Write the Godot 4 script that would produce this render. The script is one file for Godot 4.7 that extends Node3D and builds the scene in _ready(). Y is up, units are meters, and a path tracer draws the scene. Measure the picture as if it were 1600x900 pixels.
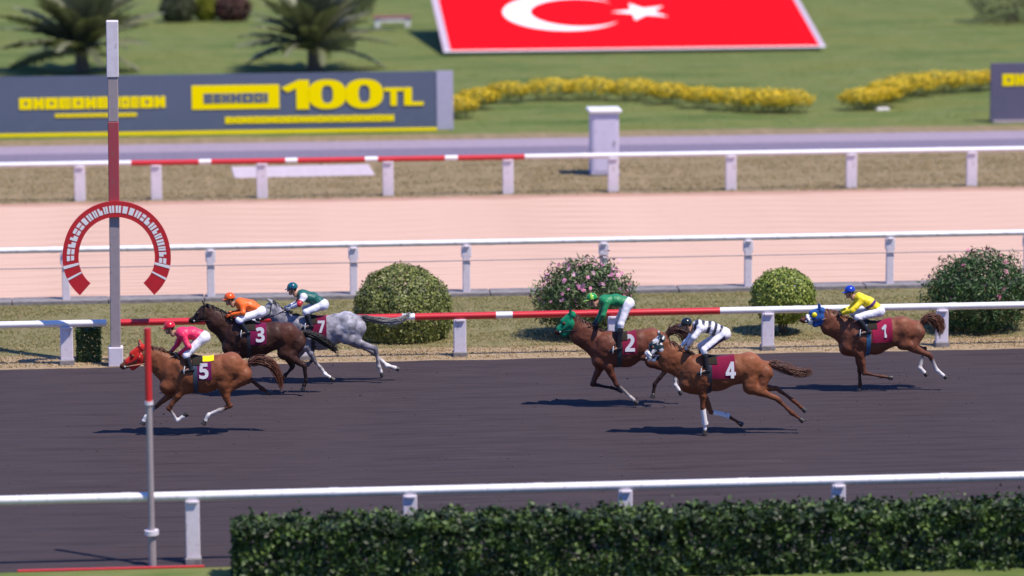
extends Node3D
# A finish straight on a sunny day: five racehorses and their riders pass the winning post.
# Axes: x runs along the track (to the right), y up, -z away from the stand. Units: metres.

# Joints of each runner in its own metres (x back, y up), measured at the horse's place on the track; keyed by its number cloth.
const RUNNERS := {
	5: {"at": Vector3(-0.329, 0.000, -75.453),
		"muzzle": Vector2(-1.514, 1.506), "poll": Vector2(-1.054, 1.970), "ear": Vector2(-1.148, 2.056), "jaw": Vector2(-1.063, 1.580), "crest": Vector2(-0.741, 1.922), "under": Vector2(-0.901, 1.493), "withers": Vector2(-0.199, 1.743), "chest": Vector2(-0.664, 1.054), "girth": Vector2(-0.009, 0.928), "back": Vector2(0.155, 1.652), "belly": Vector2(0.471, 0.973), "loin": Vector2(0.512, 1.714), "flank": Vector2(0.734, 1.094), "croup": Vector2(0.883, 1.777), "dock": Vector2(1.249, 1.545), "buttock": Vector2(1.286, 1.306),
		"tail": [Vector2(1.249, 1.545), Vector2(1.456, 1.611), Vector2(1.688, 1.536), Vector2(1.864, 1.322), Vector2(1.941, 0.997)],
		"near_fore": [Vector3(-0.143, 1.098, 0.140), Vector3(-0.480, 0.626, 0.120), Vector3(-0.308, 0.353, 0.110), Vector3(-0.128, 0.476, 0.110)],
		"far_fore": [Vector3(-0.254, 1.045, -0.140), Vector3(-0.742, 0.639, -0.120), Vector3(-0.966, 0.407, -0.110), Vector3(-1.038, 0.282, -0.110)],
		"near_hind": [Vector3(0.692, 1.126, 0.160), Vector3(0.807, 0.643, 0.140), Vector3(0.365, 0.469, 0.130), Vector3(0.266, 0.302, 0.130)],
		"far_hind": [Vector3(0.928, 1.100, -0.160), Vector3(1.314, 1.152, -0.140), Vector3(1.503, 0.981, -0.130), Vector3(1.667, 0.879, -0.130)],
		"rider": {"head": Vector3(-0.432, 2.362, 0.000), "shoulder": Vector3(-0.189, 2.245, 0.000), "hip": Vector3(0.274, 2.152, 0.000), "knee": Vector3(-0.088, 1.800, 0.240), "ankle": Vector3(0.015, 1.501, 0.290), "toe": Vector3(-0.204, 1.452, 0.300), "elbow": Vector3(-0.030, 1.984, 0.260), "hand": Vector3(-0.293, 1.776, 0.090), "far_elbow": Vector3(-0.278, 1.948, -0.260), "far_hand": Vector3(-0.444, 1.787, -0.090)}},
	3: {"at": Vector3(0.972, 0.000, -79.580),
		"muzzle": Vector2(-1.341, 1.739), "poll": Vector2(-0.974, 2.128), "ear": Vector2(-1.073, 2.204), "jaw": Vector2(-0.923, 1.746), "crest": Vector2(-0.616, 1.960), "under": Vector2(-0.784, 1.493), "withers": Vector2(-0.216, 1.761), "chest": Vector2(-0.589, 1.106), "girth": Vector2(-0.101, 0.889), "back": Vector2(0.172, 1.665), "belly": Vector2(0.276, 0.926), "loin": Vector2(0.563, 1.686), "flank": Vector2(0.640, 1.080), "croup": Vector2(0.895, 1.665), "dock": Vector2(1.239, 1.437), "buttock": Vector2(1.280, 1.230),
		"tail": [Vector2(1.239, 1.437), Vector2(1.441, 1.374), Vector2(1.643, 1.266), Vector2(1.830, 1.144), Vector2(1.988, 0.993)],
		"near_fore": [Vector3(-0.274, 1.023, 0.140), Vector3(-0.568, 0.701, 0.120), Vector3(-0.283, 0.486, 0.110), Vector3(-0.108, 0.571, 0.110)],
		"far_fore": [Vector3(-0.329, 1.001, -0.140), Vector3(-0.623, 0.745, -0.120), Vector3(-0.774, 0.424, -0.110), Vector3(-0.834, 0.263, -0.110)],
		"near_hind": [Vector3(0.794, 1.004, 0.160), Vector3(1.254, 0.696, 0.140), Vector3(1.278, 0.368, 0.130), Vector3(1.218, 0.192, 0.130)],
		"far_hind": [Vector3(0.831, 1.002, -0.160), Vector3(0.985, 0.618, -0.140), Vector3(0.822, 0.445, -0.130), Vector3(0.732, 0.269, -0.130)],
		"rider": {"head": Vector3(-0.410, 2.249, 0.000), "shoulder": Vector3(-0.166, 2.142, 0.000), "hip": Vector3(0.249, 1.957, 0.000), "knee": Vector3(-0.218, 1.804, 0.240), "ankle": Vector3(-0.022, 1.530, 0.290), "toe": Vector3(-0.239, 1.463, 0.300), "elbow": Vector3(-0.115, 1.966, 0.260), "hand": Vector3(-0.460, 1.885, 0.090), "far_elbow": Vector3(-0.196, 1.906, -0.260), "far_hand": Vector3(-0.516, 1.898, -0.090)}},
	7: {"at": Vector3(2.763, 0.000, -80.885),
		"muzzle": Vector2(-1.627, 1.520), "poll": Vector2(-1.239, 1.931), "ear": Vector2(-1.428, 2.039), "jaw": Vector2(-1.186, 1.541), "crest": Vector2(-1.007, 1.747), "under": Vector2(-1.072, 1.329), "withers": Vector2(-0.568, 1.588), "chest": Vector2(-0.900, 0.996), "girth": Vector2(-0.402, 0.806), "back": Vector2(-0.201, 1.551), "belly": Vector2(0.040, 0.827), "loin": Vector2(0.168, 1.604), "flank": Vector2(0.352, 0.970), "croup": Vector2(0.508, 1.657), "dock": Vector2(0.846, 1.530), "buttock": Vector2(0.917, 1.274),
		"tail": [Vector2(0.846, 1.530), Vector2(1.140, 1.479), Vector2(1.435, 1.428), Vector2(1.716, 1.453), Vector2(1.954, 1.613)],
		"near_fore": [Vector3(-0.435, 0.908, 0.140), Vector3(-0.262, 0.555, 0.120), Vector3(-0.030, 0.248, 0.110), Vector3(0.130, 0.124, 0.110)],
		"far_fore": [Vector3(-0.486, 0.871, -0.140), Vector3(-0.697, 0.549, -0.120), Vector3(-0.434, 0.425, -0.110), Vector3(-0.314, 0.528, -0.110)],
		"near_hind": [Vector3(0.450, 1.088, 0.160), Vector3(1.141, 0.815, 0.140), Vector3(1.211, 0.391, 0.130), Vector3(1.283, 0.209, 0.130)],
		"far_hind": [Vector3(0.463, 1.029, -0.160), Vector3(1.065, 0.704, -0.140), Vector3(1.402, 0.367, -0.130), Vector3(1.638, 0.286, -0.130)],
		"rider": {"head": Vector3(-0.750, 2.234, 0.000), "shoulder": Vector3(-0.532, 2.081, 0.000), "hip": Vector3(-0.079, 1.863, 0.000), "knee": Vector3(-0.456, 1.718, 0.240), "ankle": Vector3(-0.345, 1.412, 0.290), "toe": Vector3(-0.551, 1.358, 0.300), "elbow": Vector3(-0.615, 1.904, 0.260), "hand": Vector3(-0.847, 1.789, 0.090), "far_elbow": Vector3(-0.645, 1.844, -0.260), "far_hand": Vector3(-0.901, 1.789, -0.090)}},
	2: {"at": Vector3(9.059, 0.000, -77.460),
		"muzzle": Vector2(-1.331, 1.697), "poll": Vector2(-0.973, 2.137), "ear": Vector2(-1.030, 2.225), "jaw": Vector2(-0.959, 1.761), "crest": Vector2(-0.645, 1.914), "under": Vector2(-0.745, 1.381), "withers": Vector2(-0.216, 1.703), "chest": Vector2(-0.488, 1.028), "girth": Vector2(-0.029, 0.917), "back": Vector2(0.214, 1.665), "belly": Vector2(0.286, 0.924), "loin": Vector2(0.500, 1.732), "flank": Vector2(0.688, 1.090), "croup": Vector2(0.859, 1.753), "dock": Vector2(1.189, 1.602), "buttock": Vector2(1.248, 1.369),
		"tail": [Vector2(1.189, 1.631), Vector2(1.376, 1.757), Vector2(1.548, 1.667), Vector2(1.635, 1.506), Vector2(1.636, 1.317)],
		"near_fore": [Vector3(-0.160, 0.961, 0.140), Vector3(0.029, 0.547, 0.120), Vector3(0.346, 0.247, 0.110), Vector3(0.461, 0.129, 0.110)],
		"far_fore": [Vector3(-0.300, 0.939, -0.140), Vector3(-0.475, 0.511, -0.120), Vector3(-0.059, 0.416, -0.110), Vector3(0.142, 0.353, -0.110)],
		"near_hind": [Vector3(0.811, 1.060, 0.160), Vector3(1.130, 0.832, 0.140), Vector3(0.888, 0.530, 0.130), Vector3(0.846, 0.270, 0.130)],
		"far_hind": [Vector3(0.939, 1.025, -0.160), Vector3(1.383, 0.787, -0.140), Vector3(1.383, 0.454, -0.130), Vector3(1.499, 0.276, -0.130)],
		"rider": {"head": Vector3(-0.501, 2.445, 0.000), "shoulder": Vector3(-0.230, 2.411, 0.000), "hip": Vector3(0.285, 2.357, 0.000), "knee": Vector3(0.114, 1.913, 0.240), "ankle": Vector3(0.065, 1.389, 0.290), "toe": Vector3(-0.136, 1.323, 0.300), "elbow": Vector3(-0.274, 2.140, 0.260), "hand": Vector3(-0.397, 1.896, 0.090), "far_elbow": Vector3(-0.272, 2.077, -0.260), "far_hand": Vector3(-0.420, 1.908, -0.090)}},
	4: {"at": Vector3(10.904, 0.000, -74.300),
		"muzzle": Vector2(-1.651, 1.673), "poll": Vector2(-1.239, 2.151), "ear": Vector2(-1.322, 2.250), "jaw": Vector2(-1.196, 1.746), "crest": Vector2(-0.880, 1.949), "under": Vector2(-1.099, 1.410), "withers": Vector2(-0.479, 1.745), "chest": Vector2(-0.808, 1.097), "girth": Vector2(-0.309, 0.904), "back": Vector2(-0.078, 1.681), "belly": Vector2(0.105, 0.979), "loin": Vector2(0.350, 1.728), "flank": Vector2(0.520, 1.124), "croup": Vector2(0.710, 1.762), "dock": Vector2(1.127, 1.544), "buttock": Vector2(1.170, 1.320),
		"tail": [Vector2(1.127, 1.544), Vector2(1.377, 1.455), Vector2(1.628, 1.352), Vector2(1.850, 1.305), Vector2(2.045, 1.343)],
		"near_fore": [Vector3(-0.330, 1.086, 0.140), Vector3(-0.325, 0.621, 0.120), Vector3(-0.267, 0.282, 0.110), Vector3(-0.280, 0.086, 0.110)],
		"far_fore": [Vector3(-0.345, 1.003, -0.140), Vector3(-0.110, 0.469, -0.120), Vector3(0.236, 0.393, -0.110), Vector3(0.529, 0.204, -0.110)],
		"near_hind": [Vector3(0.690, 1.040, 0.160), Vector3(1.263, 0.800, 0.140), Vector3(1.600, 0.468, 0.130), Vector3(1.810, 0.309, 0.130)],
		"far_hind": [Vector3(0.795, 1.002, -0.160), Vector3(1.321, 0.953, -0.140), Vector3(1.683, 0.680, -0.130), Vector3(1.908, 0.478, -0.130)],
		"rider": {"head": Vector3(-0.661, 2.417, 0.000), "shoulder": Vector3(-0.413, 2.384, 0.000), "hip": Vector3(0.126, 2.220, 0.000), "knee": Vector3(-0.321, 1.898, 0.240), "ankle": Vector3(-0.257, 1.462, 0.290), "toe": Vector3(-0.464, 1.399, 0.300), "elbow": Vector3(-0.545, 2.170, 0.260), "hand": Vector3(-0.672, 1.933, 0.090), "far_elbow": Vector3(-0.541, 2.103, -0.260), "far_hand": Vector3(-0.785, 1.916, -0.090)}},
	1: {"at": Vector3(15.208, 0.000, -78.610),
		"muzzle": Vector2(-1.799, 1.665), "poll": Vector2(-1.332, 1.921), "ear": Vector2(-1.392, 2.055), "jaw": Vector2(-1.226, 1.565), "crest": Vector2(-1.008, 1.841), "under": Vector2(-1.135, 1.327), "withers": Vector2(-0.551, 1.655), "chest": Vector2(-0.867, 0.997), "girth": Vector2(-0.364, 0.824), "back": Vector2(-0.138, 1.588), "belly": Vector2(-0.041, 0.861), "loin": Vector2(0.273, 1.668), "flank": Vector2(0.370, 1.030), "croup": Vector2(0.596, 1.706), "dock": Vector2(1.011, 1.550), "buttock": Vector2(1.058, 1.342),
		"tail": [Vector2(1.011, 1.565), Vector2(1.201, 1.679), Vector2(1.349, 1.617), Vector2(1.426, 1.453), Vector2(1.428, 1.305)],
		"near_fore": [Vector3(-0.421, 0.925, 0.140), Vector3(-0.323, 0.446, 0.120), Vector3(0.063, 0.362, 0.110), Vector3(0.284, 0.327, 0.110)],
		"far_fore": [Vector3(-0.398, 0.857, -0.140), Vector3(-0.382, 0.445, -0.120), Vector3(-0.365, 0.150, -0.110), Vector3(-0.393, 0.016, -0.110)],
		"near_hind": [Vector3(0.573, 1.115, 0.160), Vector3(1.185, 0.818, 0.140), Vector3(1.355, 0.471, 0.130), Vector3(1.535, 0.334, 0.130)],
		"far_hind": [Vector3(0.637, 1.069, -0.160), Vector3(1.123, 0.900, -0.140), Vector3(1.009, 0.488, -0.130), Vector3(1.145, 0.351, -0.130)],
		"rider": {"head": Vector3(-0.647, 2.305, 0.000), "shoulder": Vector3(-0.425, 2.154, 0.000), "hip": Vector3(0.005, 1.865, 0.000), "knee": Vector3(-0.523, 1.756, 0.240), "ankle": Vector3(-0.265, 1.436, 0.290), "toe": Vector3(-0.530, 1.370, 0.300), "elbow": Vector3(-0.631, 1.923, 0.260), "hand": Vector3(-0.907, 1.811, 0.090), "far_elbow": Vector3(-0.594, 1.876, -0.260), "far_hand": Vector3(-0.933, 1.809, -0.090)}},
}

var M := {}
var rng := RandomNumberGenerator.new()


# ---------------------------------------------------------------- mesh building
class Build:
	var v := PackedVector3Array()
	var n := PackedVector3Array()
	var c := PackedColorArray()
	var idx := PackedInt32Array()

	func vert(p: Vector3, m: Vector3, col := Color.WHITE) -> int:
		v.append(p); n.append(m); c.append(col)
		return v.size() - 1

	func tri(i: int, j: int, k: int) -> void:
		var g := (v[j] - v[i]).cross(v[k] - v[i])
		if g.dot(n[i] + n[j] + n[k]) > 0.0:
			idx.append_array([i, k, j])
		else:
			idx.append_array([i, j, k])

	func quad(i: int, j: int, k: int, l: int) -> void:
		tri(i, j, k); tri(i, k, l)

	func face(pts: Array, outward: Vector3, col := Color.WHITE) -> void:
		var m: Vector3 = (pts[1] - pts[0]).cross(pts[2] - pts[0]).normalized()
		if m.dot(outward) < 0.0:
			m = -m
		var first := v.size()
		for p in pts:
			vert(p, m, col)
		for k in range(1, pts.size() - 1):
			tri(first, first + k, first + k + 1)

	# a box with chamfered edges; xf places it
	func box(xf: Transform3D, size: Vector3, bevel := 0.01, col := Color.WHITE) -> void:
		var s := size * 0.5
		var b := minf(bevel, minf(s.x, minf(s.y, s.z)) * 0.6)
		var corner := func(sx: float, sy: float, sz: float, axis: int) -> Vector3:
			var q := Vector3(sx * s.x, sy * s.y, sz * s.z)
			for k in 3:
				if k != axis:
					q[k] -= signf(q[k]) * b
			return xf * q
		for axis in 3:
			for sg in [-1.0, 1.0]:
				var ring := []
				for uv in [[-1.0, -1.0], [1.0, -1.0], [1.0, 1.0], [-1.0, 1.0]]:
					var q := [0.0, 0.0, 0.0]
					q[axis] = sg; q[(axis + 1) % 3] = uv[0]; q[(axis + 2) % 3] = uv[1]
					ring.append(corner.call(q[0], q[1], q[2], axis))
				var o := Vector3.ZERO
				o[axis] = sg
				face(ring, xf.basis * o, col)
		for axis in 3:
			var a1 := (axis + 1) % 3
			var a2 := (axis + 2) % 3
			for s1 in [-1.0, 1.0]:
				for s2 in [-1.0, 1.0]:
					var q0 := [0.0, 0.0, 0.0]
					var q1 := [0.0, 0.0, 0.0]
					q0[axis] = -1.0; q1[axis] = 1.0
					q0[a1] = s1; q1[a1] = s1; q0[a2] = s2; q1[a2] = s2
					var o := Vector3.ZERO
					o[a1] = s1; o[a2] = s2
					face([corner.call(q0[0], q0[1], q0[2], a1), corner.call(q1[0], q1[1], q1[2], a1), corner.call(q1[0], q1[1], q1[2], a2), corner.call(q0[0], q0[1], q0[2], a2)], xf.basis * o, col)
		for sx in [-1.0, 1.0]:
			for sy in [-1.0, 1.0]:
				for sz in [-1.0, 1.0]:
					face([corner.call(sx, sy, sz, 0), corner.call(sx, sy, sz, 1), corner.call(sx, sy, sz, 2)], xf.basis * Vector3(sx, sy, sz), col)

	func tube(pts: Array, radii: Array, sides := 8, col := Color.WHITE, col2 = null, caps := true, flat := 1.0) -> void:
		var last := -1
		var up := Vector3(0.13, 0.2, 0.97)
		var count := pts.size()
		for k in count:
			var d: Vector3 = (pts[mini(k + 1, count - 1)] - pts[maxi(k - 1, 0)]).normalized()
			var s := d.cross(up)
			if s.length() < 0.05:
				s = d.cross(Vector3.RIGHT)
			s = s.normalized()
			var w := s.cross(d).normalized()
			up = w
			var cc: Color = col if col2 == null else col.lerp(col2, float(k) / maxi(count - 1, 1))
			var first := v.size()
			for j in sides:
				var a := TAU * j / sides
				var o := s * cos(a) + w * sin(a) * flat
				vert(pts[k] + o * radii[k], o.normalized(), cc)
			if last >= 0:
				for j in sides:
					var j2 := (j + 1) % sides
					quad(last + j, last + j2, first + j2, first + j)
			last = first
			if caps and (k == 0 or k == count - 1):
				var ring := []
				for j in sides:
					ring.append(v[first + j])
				face(ring, -d if k == 0 else d, cc)

	# profile of Vector2(radius, height) turned round the y axis of xf
	func lathe(xf: Transform3D, profile: Array, sides := 16, col := Color.WHITE) -> void:
		var last := -1
		for k in profile.size():
			var p: Vector2 = profile[k]
			var t: Vector2 = profile[mini(k + 1, profile.size() - 1)] - profile[maxi(k - 1, 0)]
			var first := v.size()
			for j in sides:
				var a := TAU * j / sides
				var o := Vector3(cos(a), 0, sin(a))
				var m := (o * -t.y + Vector3.UP * t.x)
				if m.dot(o) < 0.0 and absf(t.y) > absf(t.x) * 0.2:
					m = -m
				vert(xf * (o * p.x + Vector3.UP * p.y), (xf.basis * m).normalized(), col)
			if last >= 0:
				for j in sides:
					var j2 := (j + 1) % sides
					quad(last + j, last + j2, first + j2, first + j)
			last = first

	func ball(xf: Transform3D, r: float, col := Color.WHITE, sides := 10) -> void:
		var rows := sides / 2
		var first := v.size()
		for i in rows + 1:
			for j in sides:
				var th := PI * i / rows
				var ph := TAU * j / sides
				var o := Vector3(sin(th) * cos(ph), cos(th), sin(th) * sin(ph))
				vert(xf * (o * r), (xf.basis.inverse().transposed() * o).normalized(), col)
		for i in rows:
			for j in sides:
				var j2 := (j + 1) % sides
				quad(first + i * sides + j, first + i * sides + j2, first + (i + 1) * sides + j2, first + (i + 1) * sides + j)

	func append(o: Build, xf := Transform3D.IDENTITY, tint = null) -> void:
		var first := v.size()
		for k in o.v.size():
			v.append(xf * o.v[k]); n.append((xf.basis * o.n[k]).normalized())
			c.append(o.c[k] if tint == null else o.c[k] * tint)
		for k in o.idx:
			idx.append(first + k)

	func mesh() -> ArrayMesh:
		var a := []
		a.resize(Mesh.ARRAY_MAX)
		a[Mesh.ARRAY_VERTEX] = v; a[Mesh.ARRAY_NORMAL] = n; a[Mesh.ARRAY_COLOR] = c; a[Mesh.ARRAY_INDEX] = idx
		var m := ArrayMesh.new()
		m.add_surface_from_arrays(Mesh.PRIMITIVE_TRIANGLES, a)
		return m


# A body as one skin: tapered capsules joined by a smooth minimum on a grid, meshed as surface nets.
class Flesh:
	var bones := []
	var h := 0.02
	var lo := Vector3.ZERO
	var nx := 0
	var ny := 0
	var nz := 0
	var f := PackedFloat32Array()
	var own := PackedByteArray()

	func add(a: Vector3, b: Vector3, ra: float, rb: float, zs := 1.0, k := 0.04, ca := Color.WHITE, cb := Color.WHITE) -> void:
		bones.append([a, b, ra, rb, zs, k, ca, cb])

	func both(a: Vector3, b: Vector3, ra: float, rb: float, zs := 1.0, k := 0.04, ca := Color.WHITE, cb := Color.WHITE) -> void:
		add(a, b, ra, rb, zs, k, ca, cb)
		add(Vector3(a.x, a.y, -a.z), Vector3(b.x, b.y, -b.z), ra, rb, zs, k, ca, cb)

	func make(cell: float) -> void:
		h = cell
		var l := Vector3.ONE * 1e9
		var g := -l
		for q in bones:
			var r: Vector3 = Vector3.ONE * (maxf(q[2], q[3]) + q[5] * 0.3)
			l = l.min(q[0] - r).min(q[1] - r)
			g = g.max(q[0] + r).max(q[1] + r)
		lo = l - Vector3.ONE * h * 3.0
		nx = int((g.x - lo.x) / h) + 4
		ny = int((g.y - lo.y) / h) + 4
		nz = int((g.z - lo.z) / h) + 4
		f.resize(nx * ny * nz)
		f.fill(1.0)
		own.resize(nx * ny * nz)
		for bi in bones.size():
			cast(bi)

	func cast(bi: int) -> void:
		var q = bones[bi]
		var a: Vector3 = q[0] - lo
		var b: Vector3 = q[1] - lo
		var ra: float = q[2]
		var dr: float = q[3] - ra
		var zs: float = q[4]
		var k: float = q[5]
		var m := maxf(q[2], q[3]) + k + h * 3.0
		var mz := (maxf(q[2], q[3]) + k) / zs + h * 3.0
		var x0 := clampi(int((minf(a.x, b.x) - m) / h), 0, nx - 1)
		var x1 := clampi(int((maxf(a.x, b.x) + m) / h) + 1, 0, nx - 1)
		var y0 := clampi(int((minf(a.y, b.y) - m) / h), 0, ny - 1)
		var y1 := clampi(int((maxf(a.y, b.y) + m) / h) + 1, 0, ny - 1)
		var z0 := clampi(int((minf(a.z, b.z) - mz) / h), 0, nz - 1)
		var z1 := clampi(int((maxf(a.z, b.z) + mz) / h) + 1, 0, nz - 1)
		var bx := b.x - a.x
		var by := b.y - a.y
		var bz := (b.z - a.z) * zs
		var inv := 1.0 / maxf(bx * bx + by * by + bz * bz, 1e-9)
		var ik := 0.25 / k
		var ff := f
		var oo := own
		for iz in range(z0, z1 + 1):
			var vz := (iz * h - a.z) * zs
			for iy in range(y0, y1 + 1):
				var vy := iy * h - a.y
				var c0 := vy * by + vz * bz
				var i := (iz * ny + iy) * nx + x0
				for ix in range(x0, x1 + 1):
					var vx := ix * h - a.x
					var t := clampf((vx * bx + c0) * inv, 0.0, 1.0)
					var dx := vx - bx * t
					var dy := vy - by * t
					var dz := vz - bz * t
					var d := sqrt(dx * dx + dy * dy + dz * dz) - ra - dr * t
					var e := ff[i]
					if d < e:
						oo[i] = bi
					var s := k - absf(d - e)
					if s > 0.0:
						ff[i] = minf(d, e) - s * s * ik
					elif d < e:
						ff[i] = d
					i += 1
		f = ff
		own = oo

	func at(p: Vector3) -> float:
		var q := (p - lo) / h
		var x := int(q.x)
		var y := int(q.y)
		var z := int(q.z)
		if q.x < 0 or q.y < 0 or q.z < 0 or x >= nx - 1 or y >= ny - 1 or z >= nz - 1:
			return 1.0
		var u := q.x - x
		var w := q.y - y
		var t := q.z - z
		var i := (z * ny + y) * nx + x
		var j := i + nx
		var s := nx * ny
		return lerpf(lerpf(lerpf(f[i], f[i + 1], u), lerpf(f[j], f[j + 1], u), w), lerpf(lerpf(f[i + s], f[i + s + 1], u), lerpf(f[j + s], f[j + s + 1], u), w), t)

	# paint(p, bone, t, base) -> Color ; crease displaces along the normal
	func skin(paint = null, crease: FastNoiseLite = null, amount := 0.0) -> Build:
		var out := Build.new()
		var id := PackedInt32Array()
		id.resize(f.size())
		id.fill(-1)
		var sy := nx
		var sz := nx * ny
		var lim := h * 4.5
		var cells := PackedInt32Array()
		var ff := f
		var off := [0, 1, sy, sy + 1, sz, sz + 1, sz + sy, sz + sy + 1]
		var edges := [[0, 1], [2, 3], [4, 5], [6, 7], [0, 2], [1, 3], [4, 6], [5, 7], [0, 4], [1, 5], [2, 6], [3, 7]]
		for z in range(1, nz - 1):
			for y in range(1, ny - 1):
				var i := (z * ny + y) * nx
				for x in range(1, nx - 1):
					i += 1
					var e := ff[i]
					if e > lim or e < -lim:
						continue
					var g0 := e < 0.0
					if (ff[i + 1] < 0.0) == g0 and (ff[i + sy] < 0.0) == g0 and (ff[i + sz] < 0.0) == g0 and (ff[i + sy + 1] < 0.0) == g0 and (ff[i + sz + 1] < 0.0) == g0 and (ff[i + sz + sy] < 0.0) == g0 and (ff[i + sz + sy + 1] < 0.0) == g0:
						continue
					var val := [ff[i], ff[i + 1], ff[i + sy], ff[i + sy + 1], ff[i + sz], ff[i + sz + 1], ff[i + sz + sy], ff[i + sz + sy + 1]]
					var sum := Vector3.ZERO
					var cnt := 0
					for q in edges:
						var a: float = val[q[0]]
						var b: float = val[q[1]]
						if (a < 0.0) != (b < 0.0):
							var t := a / (a - b)
							var pa := Vector3(q[0] & 1, (q[0] >> 1) & 1, q[0] >> 2)
							var pb := Vector3(q[1] & 1, (q[1] >> 1) & 1, q[1] >> 2)
							sum += pa.lerp(pb, t)
							cnt += 1
					var p := lo + (Vector3(x, y, z) + sum / cnt) * h
					var nn := Vector3(val[1] + val[3] + val[5] + val[7] - val[0] - val[2] - val[4] - val[6], val[2] + val[3] + val[6] + val[7] - val[0] - val[1] - val[4] - val[5], val[4] + val[5] + val[6] + val[7] - val[0] - val[1] - val[2] - val[3]).normalized()
					var bi := own[i]
					var bone = bones[bi]
					var ba: Vector3 = bone[1] - bone[0]
					var tt := clampf((p - bone[0]).dot(ba) / maxf(ba.length_squared(), 1e-9), 0.0, 1.0)
					var col: Color = bone[6].lerp(bone[7], tt)
					if paint != null:
						col = paint.call(p, bi, tt, col)
					if crease:
						p += nn * crease.get_noise_3dv(p) * amount
					id[i] = out.vert(p, nn, col)
					cells.append(i)
		for i in cells:
			var g := ff[i] < 0.0
			if (ff[i + 1] < 0.0) != g:
				join(out, id, i, i - sy, i - sy - sz, i - sz)
			if (ff[i + sy] < 0.0) != g:
				join(out, id, i, i - 1, i - 1 - sz, i - sz)
			if (ff[i + sz] < 0.0) != g:
				join(out, id, i, i - 1, i - 1 - sy, i - sy)
		if crease and amount > 0.0:
			renormal(out)
		return out

	func join(out: Build, id: PackedInt32Array, a: int, b: int, c: int, d: int) -> void:
		if id[a] >= 0 and id[b] >= 0 and id[c] >= 0 and id[d] >= 0:
			out.quad(id[a], id[b], id[c], id[d])

	func renormal(out: Build) -> void:
		var acc := PackedVector3Array()
		acc.resize(out.v.size())
		for k in range(0, out.idx.size(), 3):
			var a := out.idx[k]
			var b := out.idx[k + 1]
			var c := out.idx[k + 2]
			var g := (out.v[c] - out.v[a]).cross(out.v[b] - out.v[a])
			acc[a] += g; acc[b] += g; acc[c] += g
		for k in acc.size():
			if acc[k].length_squared() > 1e-16:
				out.n[k] = acc[k].normalized()


# ---------------------------------------------------------------- naming and placing
var used := {}

func numbered(called: String) -> String:
	used[called] = used.get(called, -1) + 1
	return called if used[called] == 0 else "%s_%03d" % [called, used[called]]


func tag(o: Node, label: String, category := "", group := "", kind := "") -> Node:
	if label: o.set_meta("label", label)
	if category: o.set_meta("category", category)
	if group: o.set_meta("group", group)
	if kind: o.set_meta("kind", kind)
	return o


func thing(called: String, label: String, category: String, at := Vector3.ZERO, group := "") -> Node3D:
	var o := Node3D.new()
	o.name = numbered(called)
	add_child(o)
	o.position = at
	tag(o, label, category, group)
	return o


func put(called: String, m: Mesh, material: Material, parent: Node, at := Transform3D.IDENTITY) -> MeshInstance3D:
	var o := MeshInstance3D.new()
	if parent == self:
		o.name = numbered(called)
	else:
		var k := 0
		var want := called
		while parent.has_node(want):
			k += 1
			want = "%s_%03d" % [called, k]
		o.name = want
	o.mesh = m
	o.material_override = material
	o.transform = at
	parent.add_child(o, true)
	return o


func struct(called: String, m: Mesh, material: Material) -> MeshInstance3D:
	var o := put(called, m, material, self)
	o.set_meta("kind", "structure")
	return o


func scatter(called: String, m: Mesh, material: Material, places: Array, tints: PackedColorArray, parent: Node) -> MultiMeshInstance3D:
	var mm := MultiMesh.new()
	mm.transform_format = MultiMesh.TRANSFORM_3D
	mm.use_colors = true
	mm.mesh = m
	mm.instance_count = places.size()
	for k in places.size():
		mm.set_instance_transform(k, places[k])
		mm.set_instance_color(k, tints[k])
	var o := MultiMeshInstance3D.new()
	o.name = called if parent != self else numbered(called)
	o.multimesh = mm
	o.material_override = material
	parent.add_child(o, true)
	o.set_meta("kind", "stuff")
	return o


func lin(r: float, g: float, b: float) -> Color:   # sRGB 0..255 to a linear vertex colour
	return Color(r / 255.0, g / 255.0, b / 255.0).srgb_to_linear()


# ---------------------------------------------------------------- materials
func noise_tex(seed_: int, freq: float, ramp: Array, size := 512, octaves := 4, kind := FastNoiseLite.TYPE_SIMPLEX_SMOOTH) -> NoiseTexture2D:
	var n := FastNoiseLite.new()
	n.seed = seed_
	n.noise_type = kind
	n.frequency = freq
	n.fractal_octaves = octaves
	var t := NoiseTexture2D.new()
	t.width = size; t.height = size
	t.seamless = true
	t.noise = n
	var g := Gradient.new()
	g.offsets = PackedFloat32Array([0.0, 1.0])
	g.colors = PackedColorArray([ramp[0], ramp[-1]])
	for k in range(1, ramp.size() - 1):
		g.add_point(float(k) / (ramp.size() - 1), ramp[k])
	t.color_ramp = g
	return t


func srgb(r: float, g: float, b: float) -> Color:   # linear reflectance to the sRGB value a material takes
	return Color(r, g, b).linear_to_srgb()


func plain(col: Color, rough := 0.6, vertex := false) -> StandardMaterial3D:
	var m := StandardMaterial3D.new()
	m.albedo_color = col
	m.roughness = rough
	m.vertex_color_use_as_albedo = vertex
	return m


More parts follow.
